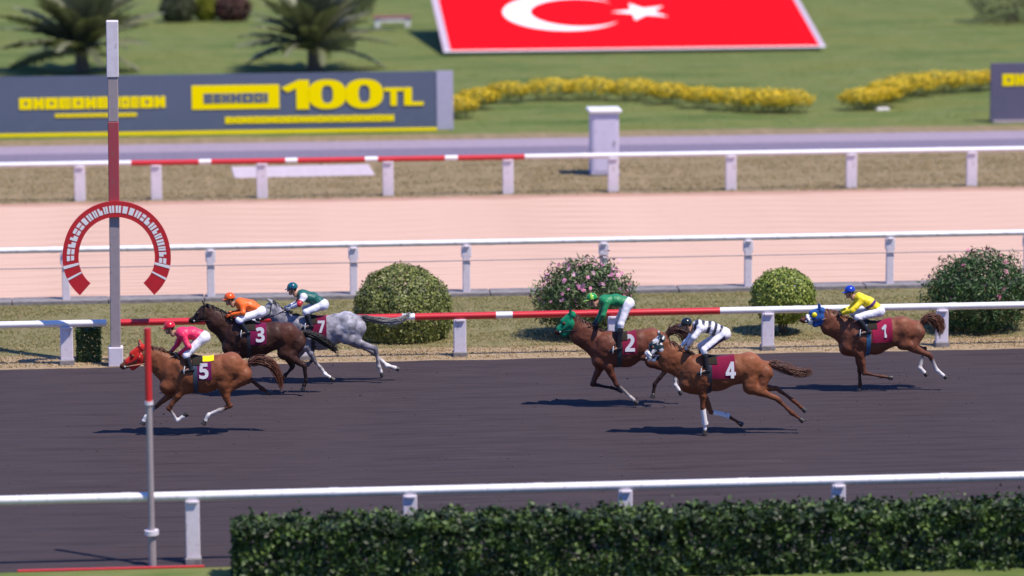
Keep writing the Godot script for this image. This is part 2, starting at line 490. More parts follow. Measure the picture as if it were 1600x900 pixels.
# ground and paint: two layers of noise, world sized
func soil(ramp: Array, scale1: Vector3, ramp2: Array, scale2: Vector3, seed_: int, relief := 0.0, rough := 0.95) -> StandardMaterial3D:
	var m := StandardMaterial3D.new()
	m.roughness = rough
	m.metallic_specular = 0.25
	m.albedo_texture = noise_tex(seed_, 0.012, ramp, 1024, 6)
	m.uv1_triplanar = true
	m.uv1_world_triplanar = true
	m.uv1_scale = scale1
	m.detail_enabled = true
	m.detail_blend_mode = BaseMaterial3D.BLEND_MODE_MUL
	m.detail_albedo = noise_tex(seed_ + 7, 0.01, ramp2, 512, 5)
	m.detail_uv_layer = BaseMaterial3D.DETAIL_UV_2
	m.uv2_triplanar = true
	m.uv2_world_triplanar = true
	m.uv2_scale = scale2
	if relief > 0.0:
		m.heightmap_enabled = true
		m.heightmap_texture = noise_tex(seed_ + 3, 0.03, [Color.BLACK, Color.WHITE], 512, 5)
		m.heightmap_scale = relief
	return m


func painted(col: Color, dirt: Color, rough: float, seed_: int, scale := 0.7) -> StandardMaterial3D:
	var m := StandardMaterial3D.new()
	m.roughness = rough
	m.albedo_texture = noise_tex(seed_, 0.008, [dirt, col, col, col.lerp(dirt, 0.25), col], 256, 5)
	m.uv1_triplanar = true
	m.uv1_world_triplanar = true
	m.uv1_scale = Vector3.ONE * scale
	return m


func make_materials() -> void:
	M.lawn = soil([srgb(.095, .132, .037), srgb(.125, .16, .046), srgb(.145, .17, .056), srgb(.19, .175, .072)], Vector3(.06, .11, .12), [Color(.72, .82, .7), Color(1, 1, 1), Color(1, .95, .85)], Vector3(.02, .02, .07), 11)
	M.infield = soil([srgb(.15, .145, .06), srgb(.2, .18, .085), srgb(.25, .21, .115), srgb(.31, .25, .15)], Vector3(.12, .2, .45), [Color(.78, .8, .75), Color(1, 1, 1)], Vector3(.7, .7, 1.6), 23)
	M.straw = soil([srgb(.3, .22, .14), srgb(.4, .29, .19), srgb(.48, .36, .24), srgb(.33, .25, .15)], Vector3(.14, .3, .7), [Color(.75, .75, .7), Color(1, 1, 1)], Vector3(.9, .9, 2.4), 31, 2.0)
	M.dry = soil([srgb(.17, .15, .085), srgb(.28, .21, .13), srgb(.36, .26, .17), srgb(.22, .19, .11)], Vector3(.1, .2, .34), [Color(.75, .78, .7), Color(1, 1, 1)], Vector3(.5, .5, 1.4), 41)
	M.sand = soil([srgb(.53, .352, .275), srgb(.59, .40, .318), srgb(.56, .376, .298), srgb(.635, .435, .35)], Vector3(.02, .1, .42), [Color(.84, .82, .8), Color(1, 1, 1), Color(1, 1, 1)], Vector3(.03, .4, .9), 53, 1.0)
	M.sand_edge = soil([srgb(.38, .23, .17), srgb(.47, .29, .23), srgb(.52, .33, .26)], Vector3(.08, .1, .5), [Color(.9, .88, .86), Color(1, 1, 1)], Vector3(.3, .4, 1.7), 57, 1.0)
	M.track = soil([srgb(.045, .034, .039), srgb(.056, .043, .048), srgb(.05, .038, .043), srgb(.066, .051, .057)], Vector3(.021, .2, .11), [Color(.84, .84, .84), Color(1, 1, 1), Color(1, 1, 1)], Vector3(.047, .5, .83), 61, 4.0, 0.9)
	M.road = soil([srgb(.175, .15, .215), srgb(.2, .17, .24), srgb(.22, .19, .26)], Vector3(.05, .2, .3), [Color(.9, .9, .9), Color(1, 1, 1)], Vector3(.6, .6, 1.0), 71)
	M.pavement = soil([srgb(.3, .245, .31), srgb(.33, .27, .34), srgb(.36, .29, .36)], Vector3(.1, .2, .3), [Color(.9, .9, .9), Color(1, 1, 1)], Vector3(.6, .6, 1.0), 77)
	M.concrete = soil([srgb(.2, .185, .19), srgb(.27, .25, .26), srgb(.32, .3, .31)], Vector3(.2, .4, .4), [Color(.85, .85, .85), Color(1, 1, 1)], Vector3(1.2, 1.2, 1.2), 83)
	M.pad = soil([srgb(.52, .44, .5), srgb(.58, .49, .55), srgb(.62, .52, .58)], Vector3(.2, .4, .4), [Color(.85, .85, .85), Color(1, 1, 1)], Vector3(.7, 1.2, 1.2), 87)
	M.white = painted(srgb(.82, .8, .82), srgb(.6, .56, .56), .35, 91)
	M.post_white = painted(srgb(.7, .64, .72), srgb(.5, .43, .46), .6, 93, 1.3)
	M.red = painted(srgb(.56, .022, .03), srgb(.42, .03, .035), .35, 95)
	M.old_red = painted(srgb(.36, .05, .07), srgb(.28, .09, .09), .6, 96, 1.5)
	M.grey_paint = painted(srgb(.33, .28, .3), srgb(.26, .21, .22), .6, 97, 1.5)
	M.sign_blue = painted(srgb(.11, .135, .2), srgb(.125, .15, .215), .45, 99, .3)
	M.sign_grey = painted(srgb(.13, .125, .19), srgb(.15, .14, .2), .45, 101, .3)
	M.sign_end = painted(srgb(.42, .4, .52), srgb(.34, .33, .42), .4, 103, .6)
	M.yellow = plain(srgb(.95, .76, .0), .45)
	M.yellow_dull = plain(srgb(.62, .43, .07), .5)
	M.flag_red = painted(srgb(.72, .005, .012), srgb(.66, .005, .012), .55, 107, .25)
	M.flag_white = plain(srgb(.84, .82, .82), .5)
	M.flag_border = plain(srgb(.5, .4, .47), .5)
	for k in ["flag_red", "flag_white", "yellow", "sign_blue", "sign_grey"]:
		M[k].metallic_specular = .12
		M[k].roughness = .85
	M.navy = plain(srgb(.035, .04, .09), .6)
	M.cabinet = painted(srgb(.66, .6, .78), srgb(.56, .5, .66), .45, 109, .8)
	M.coat = plain(Color.WHITE, .56, true)
	M.coat.metallic_specular = .36
	M.hair = plain(Color.WHITE, .5, true)
	M.cloth = plain(Color.WHITE, .8, true)
	M.cloth.metallic_specular = .25
	M.cloth.rim_enabled = true
	M.cloth.rim = .25
	M.silk = plain(Color.WHITE, .5, true)
	M.silk.rim_enabled = true
	M.silk.rim = .2
	M.leather = plain(Color.WHITE, .35, true)
	M.shell = plain(Color.WHITE, .25, true)
	M.skin = plain(Color.WHITE, .5, true)
	M.metal = plain(srgb(.55, .55, .57), .3)
	M.metal.metallic = .9
	M.leaf = plain(Color.WHITE, .55, true)
	M.leaf.backlight_enabled = true
	M.leaf.backlight = Color(.35, .4, .15)
	M.blade = plain(Color.WHITE, .7, true)
	M.blade.backlight_enabled = true
	M.blade.backlight = Color(.3, .3, .12)
	M.bark = painted(srgb(.13, .1, .075), srgb(.07, .055, .04), .9, 111, 3.0)
	M.crumb = plain(Color.WHITE, .95, true)
	M.wood_dark = plain(srgb(.05, .06, .03), .9)


# ---------------------------------------------------------------- ground
func sheet(x0: float, x1: float, z_near: Callable, z_far: Callable, y: float, step: float) -> ArrayMesh:
	var b := Build.new()
	var count := int((x1 - x0) / step)
	for k in count + 1:
		var x := lerpf(x0, x1, float(k) / count)
		b.vert(Vector3(x, y, z_near.call(x)), Vector3.UP)
		b.vert(Vector3(x, y, z_far.call(x)), Vector3.UP)
		if k:
			b.quad(2 * k - 2, 2 * k - 1, 2 * k + 1, 2 * k)
	return b.mesh()


func edge(z: float, wave: float, seed_: int) -> Callable:
	var n := FastNoiseLite.new()
	n.seed = seed_
	n.frequency = .35
	n.fractal_octaves = 4
	return func(x: float) -> float: return z + n.get_noise_1d(x) * wave


func build_ground() -> void:
	var b := Build.new()
	b.face([Vector3(-1500, 0, 400), Vector3(1500, 0, 400), Vector3(1500, 0, -2600), Vector3(-1500, 0, -2600)], Vector3.UP)
	struct("lawn", b.mesh(), M.lawn)
	struct("dark_race_track", sheet(-60, 90, edge(-63.75, .05, 1), edge(-83.4, .14, 2), .004, .25), M.track)
	struct("straw_verge", sheet(-60, 90, edge(-83.25, .0, 3), edge(-86.2, .7, 4), .008 - .006, .3), M.straw)
	struct("infield_grass", sheet(-60, 90, edge(-85.0, .3, 5), edge(-92.2, .0, 6), .006 - .003, .5), M.infield)
	struct("pale_sand_track", sheet(-60, 90, edge(-92.8, .0, 7), edge(-110.0, .15, 8), .004, .5), M.sand)
	struct("sand_track_edge", sheet(-60, 90, edge(-109.2, .1, 9), edge(-110.7, .2, 10), .002, .4), M.sand_edge)
	struct("dry_grass_verge", sheet(-60, 90, edge(-110.4, .1, 11), edge(-120.0, .1, 12), .001, .5), M.dry)
	struct("asphalt_road", sheet(-60, 90, edge(-119.9, .12, 13), edge(-122.5, .0, 14), .012, .5), M.road)
	struct("pale_road_lane", sheet(-60, 90, edge(-122.4, .0, 15), edge(-124.7, .06, 16), .008, .5), M.pavement)
	struct("bare_earth_strip", sheet(-60, 90, edge(-124.6, .05, 17), edge(-126.4, .5, 18), .004, .5), M.dry)
	# concrete kerb between infield and sand track, cast in lengths
	var kb := Build.new()
	var x := -40.0
	while x < 70.0:
		kb.box(Transform3D(Basis.IDENTITY, Vector3(x + 1.24, .04, -92.5)), Vector3(2.48, .14, .62), .02)
		x += 2.5
	struct("concrete_kerb", kb.mesh(), M.concrete)
	var p := Build.new()
	p.box(Transform3D(Basis(Vector3.UP, .03), Vector3(3.3, .0, -117.1)), Vector3(4.6, .05, 2.6), .02)
	struct("pale_concrete_pad", p.mesh(), M.pad)


func tuft_mesh(blades: int, tall: float, spread: float, wide: float, seed_: int) -> ArrayMesh:
	var r := RandomNumberGenerator.new()
	r.seed = seed_
	var b := Build.new()
	for k in blades:
		var a := r.randf() * TAU
		var out := Vector3(cos(a), 0, sin(a))
		var side := Vector3(-out.z, 0, out.x) * wide * .5
		var root := out * r.randf() * spread * .3
		var hh := tall * r.randf_range(.55, 1.0)
		var mid := root + out * spread * .35 + Vector3.UP * hh * .6
		var tip := root + out * spread * r.randf_range(.6, 1.1) + Vector3.UP * hh
		var nn := (Vector3.UP * .8 + out * .4).normalized()
		var i0 := b.vert(root - side, nn)
		var i1 := b.vert(root + side, nn)
		var i2 := b.vert(mid + side * .8, nn)
		var i3 := b.vert(mid - side * .8, nn)
		var i4 := b.vert(tip, nn)
		b.quad(i0, i1, i2, i3)
		b.tri(i3, i2, i4)
	return b.mesh()


func grass(called: String, label: String, count: int, x0: float, x1: float, z0: float, z1: float, tall: float, cols: Array, seed_: int) -> void:
	rng.seed = seed_
	var m := tuft_mesh(6, tall, tall * .7, tall * .14, seed_)
	var where := []
	var tint := PackedColorArray()
	var n := FastNoiseLite.new()
	n.seed = seed_
	n.frequency = .25
	while where.size() < count:
		var p := Vector3(rng.randf_range(x0, x1), 0, rng.randf_range(z0, z1))
		var q := n.get_noise_2d(p.x, p.z * 2.5)
		if rng.randf() > .55 + q * 1.2 or (p.x > .9 and p.x < 5.7 and p.z < -115.7 and p.z > -118.5):
			continue
		var s := rng.randf_range(.5, 1.25)
		where.append(Transform3D(Basis(Vector3.UP, rng.randf() * TAU).scaled(Vector3(s, s * rng.randf_range(.7, 1.2), s)), p))
		var col: Color = cols[rng.randi() % cols.size()]
		tint.append(col * rng.randf_range(.75, 1.2))
	tag(scatter(called, m, M.blade, where, tint, self), label, "grass", "", "stuff")


# ---------------------------------------------------------------- plants
func leaf_mesh(long: float, wide: float) -> ArrayMesh:
	var b := Build.new()
	var up := Vector3.UP
	var i0 := b.vert(Vector3(0, 0, 0), up)
	var i1 := b.vert(Vector3(long * .5, long * .06, wide * .5), (up + Vector3(0, 0, -.3)).normalized())
	var i2 := b.vert(Vector3(long, -long * .08, 0), up)
	var i3 := b.vert(Vector3(long * .5, long * .06, -wide * .5), (up + Vector3(0, 0, .3)).normalized())
	b.tri(i0, i1, i2)
	b.tri(i0, i2, i3)
	return b.mesh()


func leaf_place(p: Vector3, outward: Vector3, loose: float, s: float) -> Transform3D:
	var up := (outward + Vector3(rng.randfn(), rng.randfn(), rng.randfn()) * loose).normalized()
	var x := up.cross(Vector3(rng.randfn(), rng.randfn(), rng.randfn())).normalized()
	return Transform3D(Basis(x, up, x.cross(up)).scaled(Vector3.ONE * s), p)


# leaves through the shell of an uneven round crown; inside(p) trims it
func crown(count: int, centre: Vector3, radii: Vector3, rough: float, depth: float, cols: Array, seed_: int, loose := .6, low := -.2, clump := 1.6) -> Array:
	rng.seed = seed_
	var n := FastNoiseLite.new()
	n.seed = seed_
	n.frequency = clump
	var where := []
	var tint := PackedColorArray()
	var tries := 0
	while where.size() < count and tries < count * 6:
		tries += 1
		var d := Vector3(rng.randfn(), rng.randfn(), rng.randfn()).normalized()
		var bump := 1.0 + n.get_noise_3dv(d * 1.3 + Vector3(seed_, 0, 0)) * rough
		var shell := 1.0 - absf(rng.randfn()) * depth
		if shell < .25:
			continue
		var p := centre + d * radii * bump * shell
		if p.y < low:
			continue
		var q := n.get_noise_3dv(p * 2.2)
		if rough > .12 and q < -.32 and rng.randf() < .75:
			continue
		where.append(leaf_place(p, d, loose, rng.randf_range(.65, 1.25)))
		var col: Color = cols[clampi(int((q * 1.4 + .5 + rng.randfn() * .22) * cols.size()), 0, cols.size() - 1)]
		if q > .5 and rng.randf() < .3:   # sun-scorched leaves
			col = col.lerp(Color(.2, .15, .06), .5)
		tint.append(col * rng.randf_range(.8, 1.2))
	return [where, tint]


func stems(parent: Node, called: String, height: float, spread: float, count: int, seed_: int, thick := .03) -> void:
	rng.seed = seed_
	for k in count:
		var b := Build.new()
		var a := TAU * k / count + rng.randf() * .6
		var o := Vector3(cos(a), 0, sin(a)) * spread * rng.randf_range(.4, 1.0)
		b.tube([o * .12 + Vector3.DOWN * .05, o * .4 + Vector3.UP * height * .4, o + Vector3.UP * height], [thick, thick * .7, thick * .25], 6)
		put(called, b.mesh(), M.bark, parent)


func bush(called: String, label: String, at: Vector3, count: int, centre: Vector3, radii: Vector3, rough: float, cols: Array, seed_: int, leaf: Mesh, depth := .12, loose := .6) -> Node3D:
	var o := thing(called, label, "bush", at)
	var c := crown(count, centre, radii, rough, depth, cols, seed_, loose, .03)
	tag(scatter("foliage", leaf, M.leaf, c[0], c[1], o), "")
	stems(o, "stem", centre.y + radii.y * .4, radii.x * .6, 5, seed_ + 1)
	return o


func flowers(o: Node3D, count: int, centre: Vector3, radii: Vector3, rough: float, cols: Array, seed_: int, size: float) -> void:
	# sprays of blossom standing just out of the leaves
	rng.seed = seed_
	var b := Build.new()
	for k in 5:
		var a := TAU * k / 5
		var d := Vector3(cos(a), .35, sin(a))
		var s := Vector3(-sin(a), 0, cos(a)) * .42
		var i0 := b.vert(Vector3.ZERO, Vector3.UP)
		var i1 := b.vert((d * .7 + s) * size, Vector3.UP)
		var i2 := b.vert(d * size, Vector3.UP)
		var i3 := b.vert((d * .7 - s) * size, Vector3.UP)
		b.quad(i0, i1, i2, i3)
	var n := FastNoiseLite.new()
	n.seed = seed_
	n.frequency = 1.6
	var where := []
	var tint := PackedColorArray()
	while where.size() < count:
		var d := Vector3(rng.randfn(), absf(rng.randfn()), rng.randfn()).normalized()
		if n.get_noise_3dv(d * 2.0) < .06:
			continue
		var bump := 1.0 + n.get_noise_3dv(d * 1.3 + Vector3(seed_, 0, 0)) * rough
		where.append(leaf_place(centre + d * radii * bump * rng.randf_range(.9, 1.06), d, .4, rng.randf_range(.7, 1.3)))
		tint.append(cols[rng.randi() % cols.size()] * rng.randf_range(.85, 1.15))
	scatter("blossom", b.mesh(), M.leaf, where, tint, o)


func frond_mesh(seed_: int, long: float) -> ArrayMesh:
	var r := RandomNumberGenerator.new()
	r.seed = seed_
	var b := Build.new()
	var pts := []
	var rad := []
	for k in 9:
		var t := k / 8.0
		pts.append(Vector3(long * t, long * (.28 * t - .42 * t * t), 0))
		rad.append(.022 * (1.0 - t * .85))
	b.tube(pts, rad, 5, Color(.5, .55, .3))
	for k in 34:
		var t := .12 + .88 * k / 34.0
		var p := Vector3(long * t, long * (.28 * t - .42 * t * t), 0)
		var dirx := Vector3(1, .28 - .84 * t, 0).normalized()
		var ll := long * .2 * sin(PI * (.15 + .8 * t)) * r.randf_range(.85, 1.1)
		for s in [-1.0, 1.0]:
			var d := (dirx * .75 + Vector3(0, r.randf_range(.0, .35), s)).normalized()
			var w := dirx * .022
			var nn := Vector3.UP
			var i0 := b.vert(p - w, nn)
			var i1 := b.vert(p + w, nn)
			var i2 := b.vert(p + d * ll * .6 + w * .9 + Vector3.DOWN * ll * .04, nn)
			var i3 := b.vert(p + d * ll + Vector3.DOWN * ll * .22, nn)
			b.tri(i0, i1, i2)
			b.tri(i0, i2, i3)
	return b.mesh()


func palm(label: String, at: Vector3, long: float, seed_: int, kinds: Array, mats: Array) -> void:
	var o := thing("young_palm", label, "palm tree", at)
	rng.seed = seed_
	var b := Build.new()
	var profile := []
	for k in 12:
		var t := k / 11.0
		profile.append(Vector2(.3 - .06 * t + (.03 if k % 2 else 0.0), .9 * t))
	profile.append(Vector2(.02, .95))
	b.lathe(Transform3D.IDENTITY, profile, 12)
	put("trunk", b.mesh(), M.bark, o)
	for k in 46:
		var a := k * 2.39996 + rng.randf() * .3
		var lift := lerpf(-.15, 1.25, pow(k / 46.0, .62)) + rng.randfn() * .08
		var s := long * rng.randf_range(.85, 1.1)
		var basis := Basis(Vector3.UP, a) * Basis(Vector3(0, 0, 1), lift) * Basis(Vector3(1, 0, 0), rng.randfn() * .3)
		put("frond", kinds[k % kinds.size()], mats[rng.randi() % mats.size()], o, Transform3D(basis.scaled_local(Vector3.ONE * s), Vector3(0, .85, 0)))


# ---------------------------------------------------------------- rails and posts
func rail(label: String, z: float, height: float, r: float, cuts: Array, posts: Array, wide: float, plinth: bool, bracket: bool) -> Node3D:
	# cuts: [x0, x1, "white" | "red"] in order along the rail
	var o := thing("running_rail", label, "railing", Vector3(0, 0, z))
	for q in cuts:
		var b := Build.new()
		var x: float = q[0]
		var pts := []
		var rad := []
		while x < q[1] - .01:
			pts.append(Vector3(x, height, 0)); rad.append(r)
			x += 3.0
		pts.append(Vector3(q[1], height, 0)); rad.append(r)
		b.tube(pts, rad, 14, Color.WHITE, null, true, .72)
		x = q[0] + 1.9
		while x < q[1] - .6:   # sleeves where lengths of tube meet
			b.tube([Vector3(x - .09, height, 0), Vector3(x + .09, height, 0)], [r * 1.07, r * 1.07], 14, Color.WHITE, null, true, .74)
			x += 3.8
		put("rail_section", b.mesh(), M[q[2]], o)
	var p := Build.new()
	p.box(Transform3D(Basis.IDENTITY, Vector3(0, (height - r) * .5, 0)), Vector3(wide, height - r * .7, .12), .015)
	if bracket:
		p.box(Transform3D(Basis.IDENTITY, Vector3(0, height - .24, .005)), Vector3(wide * 1.35, .3, .1), .02)
	p.box(Transform3D(Basis.IDENTITY, Vector3(0, height - r * 1.15, 0)), Vector3(wide * .7, .05, .22), .01)   # saddle that carries the tube
	var pm := p.mesh()
	var f := Build.new()
	f.box(Transform3D(Basis.IDENTITY, Vector3(0, .05, 0)), Vector3(wide * 1.15, .14, .3), .015)
	var fm := f.mesh()
	for x in posts:
		var post := put("post", pm, M.post_white, o, Transform3D(Basis.IDENTITY, Vector3(x, 0, 0)))
		if plinth:
			put("plinth", fm, M.concrete, post)
	return o


func span(x: float, upto: float, step: float) -> Array:
	var out := []
	while x < upto:
		out.append(x)
		x += step
	return out


func build_rails() -> void:
	# red length with short white joints near the winning post
	rail("red and white running rail along the far edge of the dark track", -83.9, .98, .085, [
		[-40, -2.34, "white"], [-2.0, 1.0, "red"], [1.0, 1.3, "white"], [1.3, 4.7, "red"], [4.7, 5.0, "white"], [5.0, 6.95, "red"], [6.95, 7.35, "white"], [7.35, 12.37, "red"], [12.37, 70, "white"],
	], [-14.9, -11.0, -7.1, -3.29, 2.4, 6.08, 9.8, 13.54, 17.81, 21.6, 25.4, 29.2], .3, true, false)
	var two := rail("white running rail with a thin cable beside the pale sand track", -92.4, 1.42, .08, [[-40, 70, "white"]], [-18.5, -14.8, -11.0, -7.3, -3.6, .17, 3.91, 6.88, 10.52, 14.37, 18.18, 21.9, 25.6, 29.3], .2, false, true)
	var b := Build.new()
	b.tube([Vector3(-40, .95, .08), Vector3(70, .95, .08)], [.014, .014], 6)
	put("cable", b.mesh(), M.grey_paint, two)
	rail("red and white running rail farthest off, in front of the asphalt road", -111.1, 1.17, .085, [
		[-40, -2.21, "white"], [-2.21, -.1, "red"], [-.1, .28, "white"], [.28, 2.6, "red"], [2.6, 2.98, "white"], [2.98, 5.1, "red"], [5.1, 5.5, "white"], [5.5, 7.62, "red"], [7.62, 8.02, "white"], [8.02, 10.14, "red"], [10.14, 70, "white"],
	], [-11.6, -7.7, -3.82, -1.44, 1.86, 5.82, 9.61, 12.95, 16.71, 20.58, 24.47, 28.4, 32.2, 36.0], .34, false, false)
	rail("white running rail nearest the stand, along the hedge", -64.1, 1.27, .085, [[-30, 40, "white"]], span(-12.3, 24.0, 4.0), .26, true, false)
	var e := Build.new()
	e.box(Transform3D(Basis.IDENTITY, Vector3(0, .015, 0)), Vector3(3.4, .05, .05), .01)
	tag(put("edging_board", e.mesh(), M.red, self, Transform3D(Basis.IDENTITY, Vector3(-1.8, 0, -63.78))), "low red edging board on the ground under the nearest rail", "edging board")


func build_finish_post() -> void:
	var o := thing("winning_post", "tall banded post with the red horseshoe at the finish line", "post", Vector3(-2.13, 0, -83.62))
	o.rotation.z = -.012
	for q in [[0.0, .46, .34, M.post_white], [.46, 3.7, .24, M.grey_paint], [3.7, 5.83, .25, M.old_red], [5.83, 6.88, .24, M.grey_paint], [6.88, 8.2, .28, M.post_white]]:
		var b := Build.new()
		b.box(Transform3D(Basis.IDENTITY, Vector3(0, (q[0] + q[1]) * .5, 0)), Vector3(q[2], q[1] - q[0], q[2]), .015)
		put("post_section", b.mesh(), q[3], o)
	# horseshoe sign: a curved plate with a rim, white strokes of lettering round the arch and white bars on the arms
	var centre := Vector3(.05, 2.72, .17)
	var radius := func(a: float) -> float: return 1.06 + .07 * smoothstep(1.2, 2.3, absf(a))
	var pt := func(a: float, k: float, z: float) -> Vector3:
		return centre + Vector3(sin(a) * (radius.call(a) + k), cos(a) * (radius.call(a) + k), z)
	var b := Build.new()
	var steps := 72
	var top := 2.42
	for k in steps:
		var a0 := lerpf(-top, top, float(k) / steps)
		var a1 := lerpf(-top, top, float(k + 1) / steps)
		var mid := Vector3(sin((a0 + a1) * .5), cos((a0 + a1) * .5), 0)
		b.face([pt.call(a0, -.19, .03), pt.call(a1, -.19, .03), pt.call(a1, .19, .03), pt.call(a0, .19, .03)], Vector3.BACK)
		b.face([pt.call(a0, -.19, -.03), pt.call(a1, -.19, -.03), pt.call(a1, .19, -.03), pt.call(a0, .19, -.03)], Vector3.FORWARD)
		b.face([pt.call(a0, .19, -.03), pt.call(a1, .19, -.03), pt.call(a1, .19, .03), pt.call(a0, .19, .03)], mid)
		b.face([pt.call(a0, -.19, -.03), pt.call(a1, -.19, -.03), pt.call(a1, -.19, .03), pt.call(a0, -.19, .03)], -mid)
	for s in [-top, top]:
		b.face([pt.call(s, -.19, -.03), pt.call(s, .19, -.03), pt.call(s, .19, .03), pt.call(s, -.19, .03)], Vector3(signf(s) * cos(top), -sin(top), 0) * 1.0)
	var sign := put("horseshoe_sign", b.mesh(), M.red, o)
	rng.seed = 5
	var letter := func(a0: float, a1: float, k0: float, k1: float, name_: String) -> void:
		var g := Build.new()
		g.face([pt.call(a0, k0, .036), pt.call(a1, k0, .036), pt.call(a1, k1, .036), pt.call(a0, k1, .036)], Vector3.BACK)
		put(name_, g.mesh(), M.flag_white, sign)
	var a := -1.72
	while a < 1.72:
		var w := rng.randf_range(.085, .125)
		var kind := rng.randi() % 4
		var g := Build.new()
		var stroke := func(u0: float, u1: float, k0: float, k1: float) -> void:
			g.face([pt.call(a + w * u0, k0, .036), pt.call(a + w * u1, k0, .036), pt.call(a + w * u1, k1, .036), pt.call(a + w * u0, k1, .036)], Vector3.BACK)
		if kind == 0:
			stroke.call(.0, .42, -.085, .085); stroke.call(.56, 1.0, -.085, .085)
		elif kind == 1:
			stroke.call(.0, 1.0, -.085, -.012); stroke.call(.0, 1.0, .012, .085)
		elif kind == 2:
			stroke.call(.05, .95, -.085, .085)
		else:
			stroke.call(.0, .5, -.085, .085); stroke.call(.5, 1.0, -.085, .02)
		put("letter", g.mesh(), M.flag_white, sign)
		a += w + .032
	for s in [-1.0, 1.0]:
		letter.call(s * 1.80, s * 1.86, -.185, .185, "white_bar")
		letter.call(s * 2.04, s * 2.08, -.185, .185, "white_bar")
	# slim striped post on the near side
	var p := thing("striped_marker_pole", "slim red and grey marker pole at the nearest rail", "post", Vector3(-1.05, 0, -64.0))
	for q in [[0.0, .59, .15, M.grey_paint], [.59, .67, .26, M.post_white], [.67, 3.02, .115, M.grey_paint], [3.02, 3.08, .16, M.post_white], [3.08, 4.43, .125, M.red]]:
		var g := Build.new()
		g.lathe(Transform3D.IDENTITY, [Vector2(.0, q[0]), Vector2(q[2] * .5, q[0]), Vector2(q[2] * .5, q[0] + .005), Vector2(q[2] * .5, q[1] - .005), Vector2(q[2] * .5, q[1]), Vector2(.0, q[1])], 14)
		put("pole_section", g.mesh(), q[3], p)


# ---------------------------------------------------------------- signs, flag, cabinet
func plate(x0: float, x1: float, y0: float, y1: float, thick: float, bevel := .004) -> ArrayMesh:
	var b := Build.new()
	b.box(Transform3D(Basis.IDENTITY, Vector3((x0 + x1) * .5, (y0 + y1) * .5, thick * .5)), Vector3(x1 - x0, y1 - y0, thick), bevel)
	return b.mesh()


func words(text: String, x0: float, x1: float, y0: float, y1: float, thick: float, bold := .8) -> Array:
	var f := SystemFont.new()
	f.font_names = PackedStringArray(["Droid Sans"])
	f.font_weight = 700
	var fv := FontVariation.new()
	fv.base_font = f
	fv.variation_embolden = bold
	var t := TextMesh.new()
	t.font = fv
	t.text = text
	t.font_size = 64
	t.pixel_size = .01
	t.depth = .1
	var box := t.get_aabb()
	var s := Vector3((x1 - x0) / box.size.x, (y1 - y0) / box.size.y, thick / .1)
	var xf := Transform3D(Basis.from_scale(s), Vector3((x0 + x1) * .5, (y0 + y1) * .5, thick * .5) - s * box.get_center())
	return [t, xf]


func unreadable(parent: Node, x0: float, x1: float, y0: float, y1: float, size: float, m: Material, seed_: int, z: float) -> void:
	# print too smeared in the photograph to read: heavy blocks of lettering with small cuts
	rng.seed = seed_
	var x := x0
	var hh := y1 - y0
	while x < x1 - size * .3:
		var w := minf(size * rng.randf_range(.7, 1.2), x1 - x)
		var g := Build.new()
		var kind := rng.randi() % 3 + 1
		var rows := [[0, 1, 0, 1]]   # [from x, to x, from y, to y] in fractions
		if kind == 1: rows = [[0, .3, 0, 1], [.3, 1, 0, .3], [.3, 1, .36, .64], [.3, 1, .7, 1]]
		elif kind == 2: rows = [[0, .44, 0, 1], [.58, 1, 0, 1], [.44, .58, .3, .7]]
		elif kind == 3: rows = [[0, .4, 0, 1], [.4, .62, 0, .34], [.4, .62, .66, 1], [.62, 1, 0, 1]]
		for q in rows:
			g.box(Transform3D(Basis.IDENTITY, Vector3(x + w * (q[0] + q[1]) * .5, y0 + hh * (q[2] + q[3]) * .5, z)), Vector3(w * (q[1] - q[0]) + .001, hh * (q[3] - q[2]) + .001, .02), .003)
		put("letter", g.mesh(), m, parent)
		x += w + size * .09


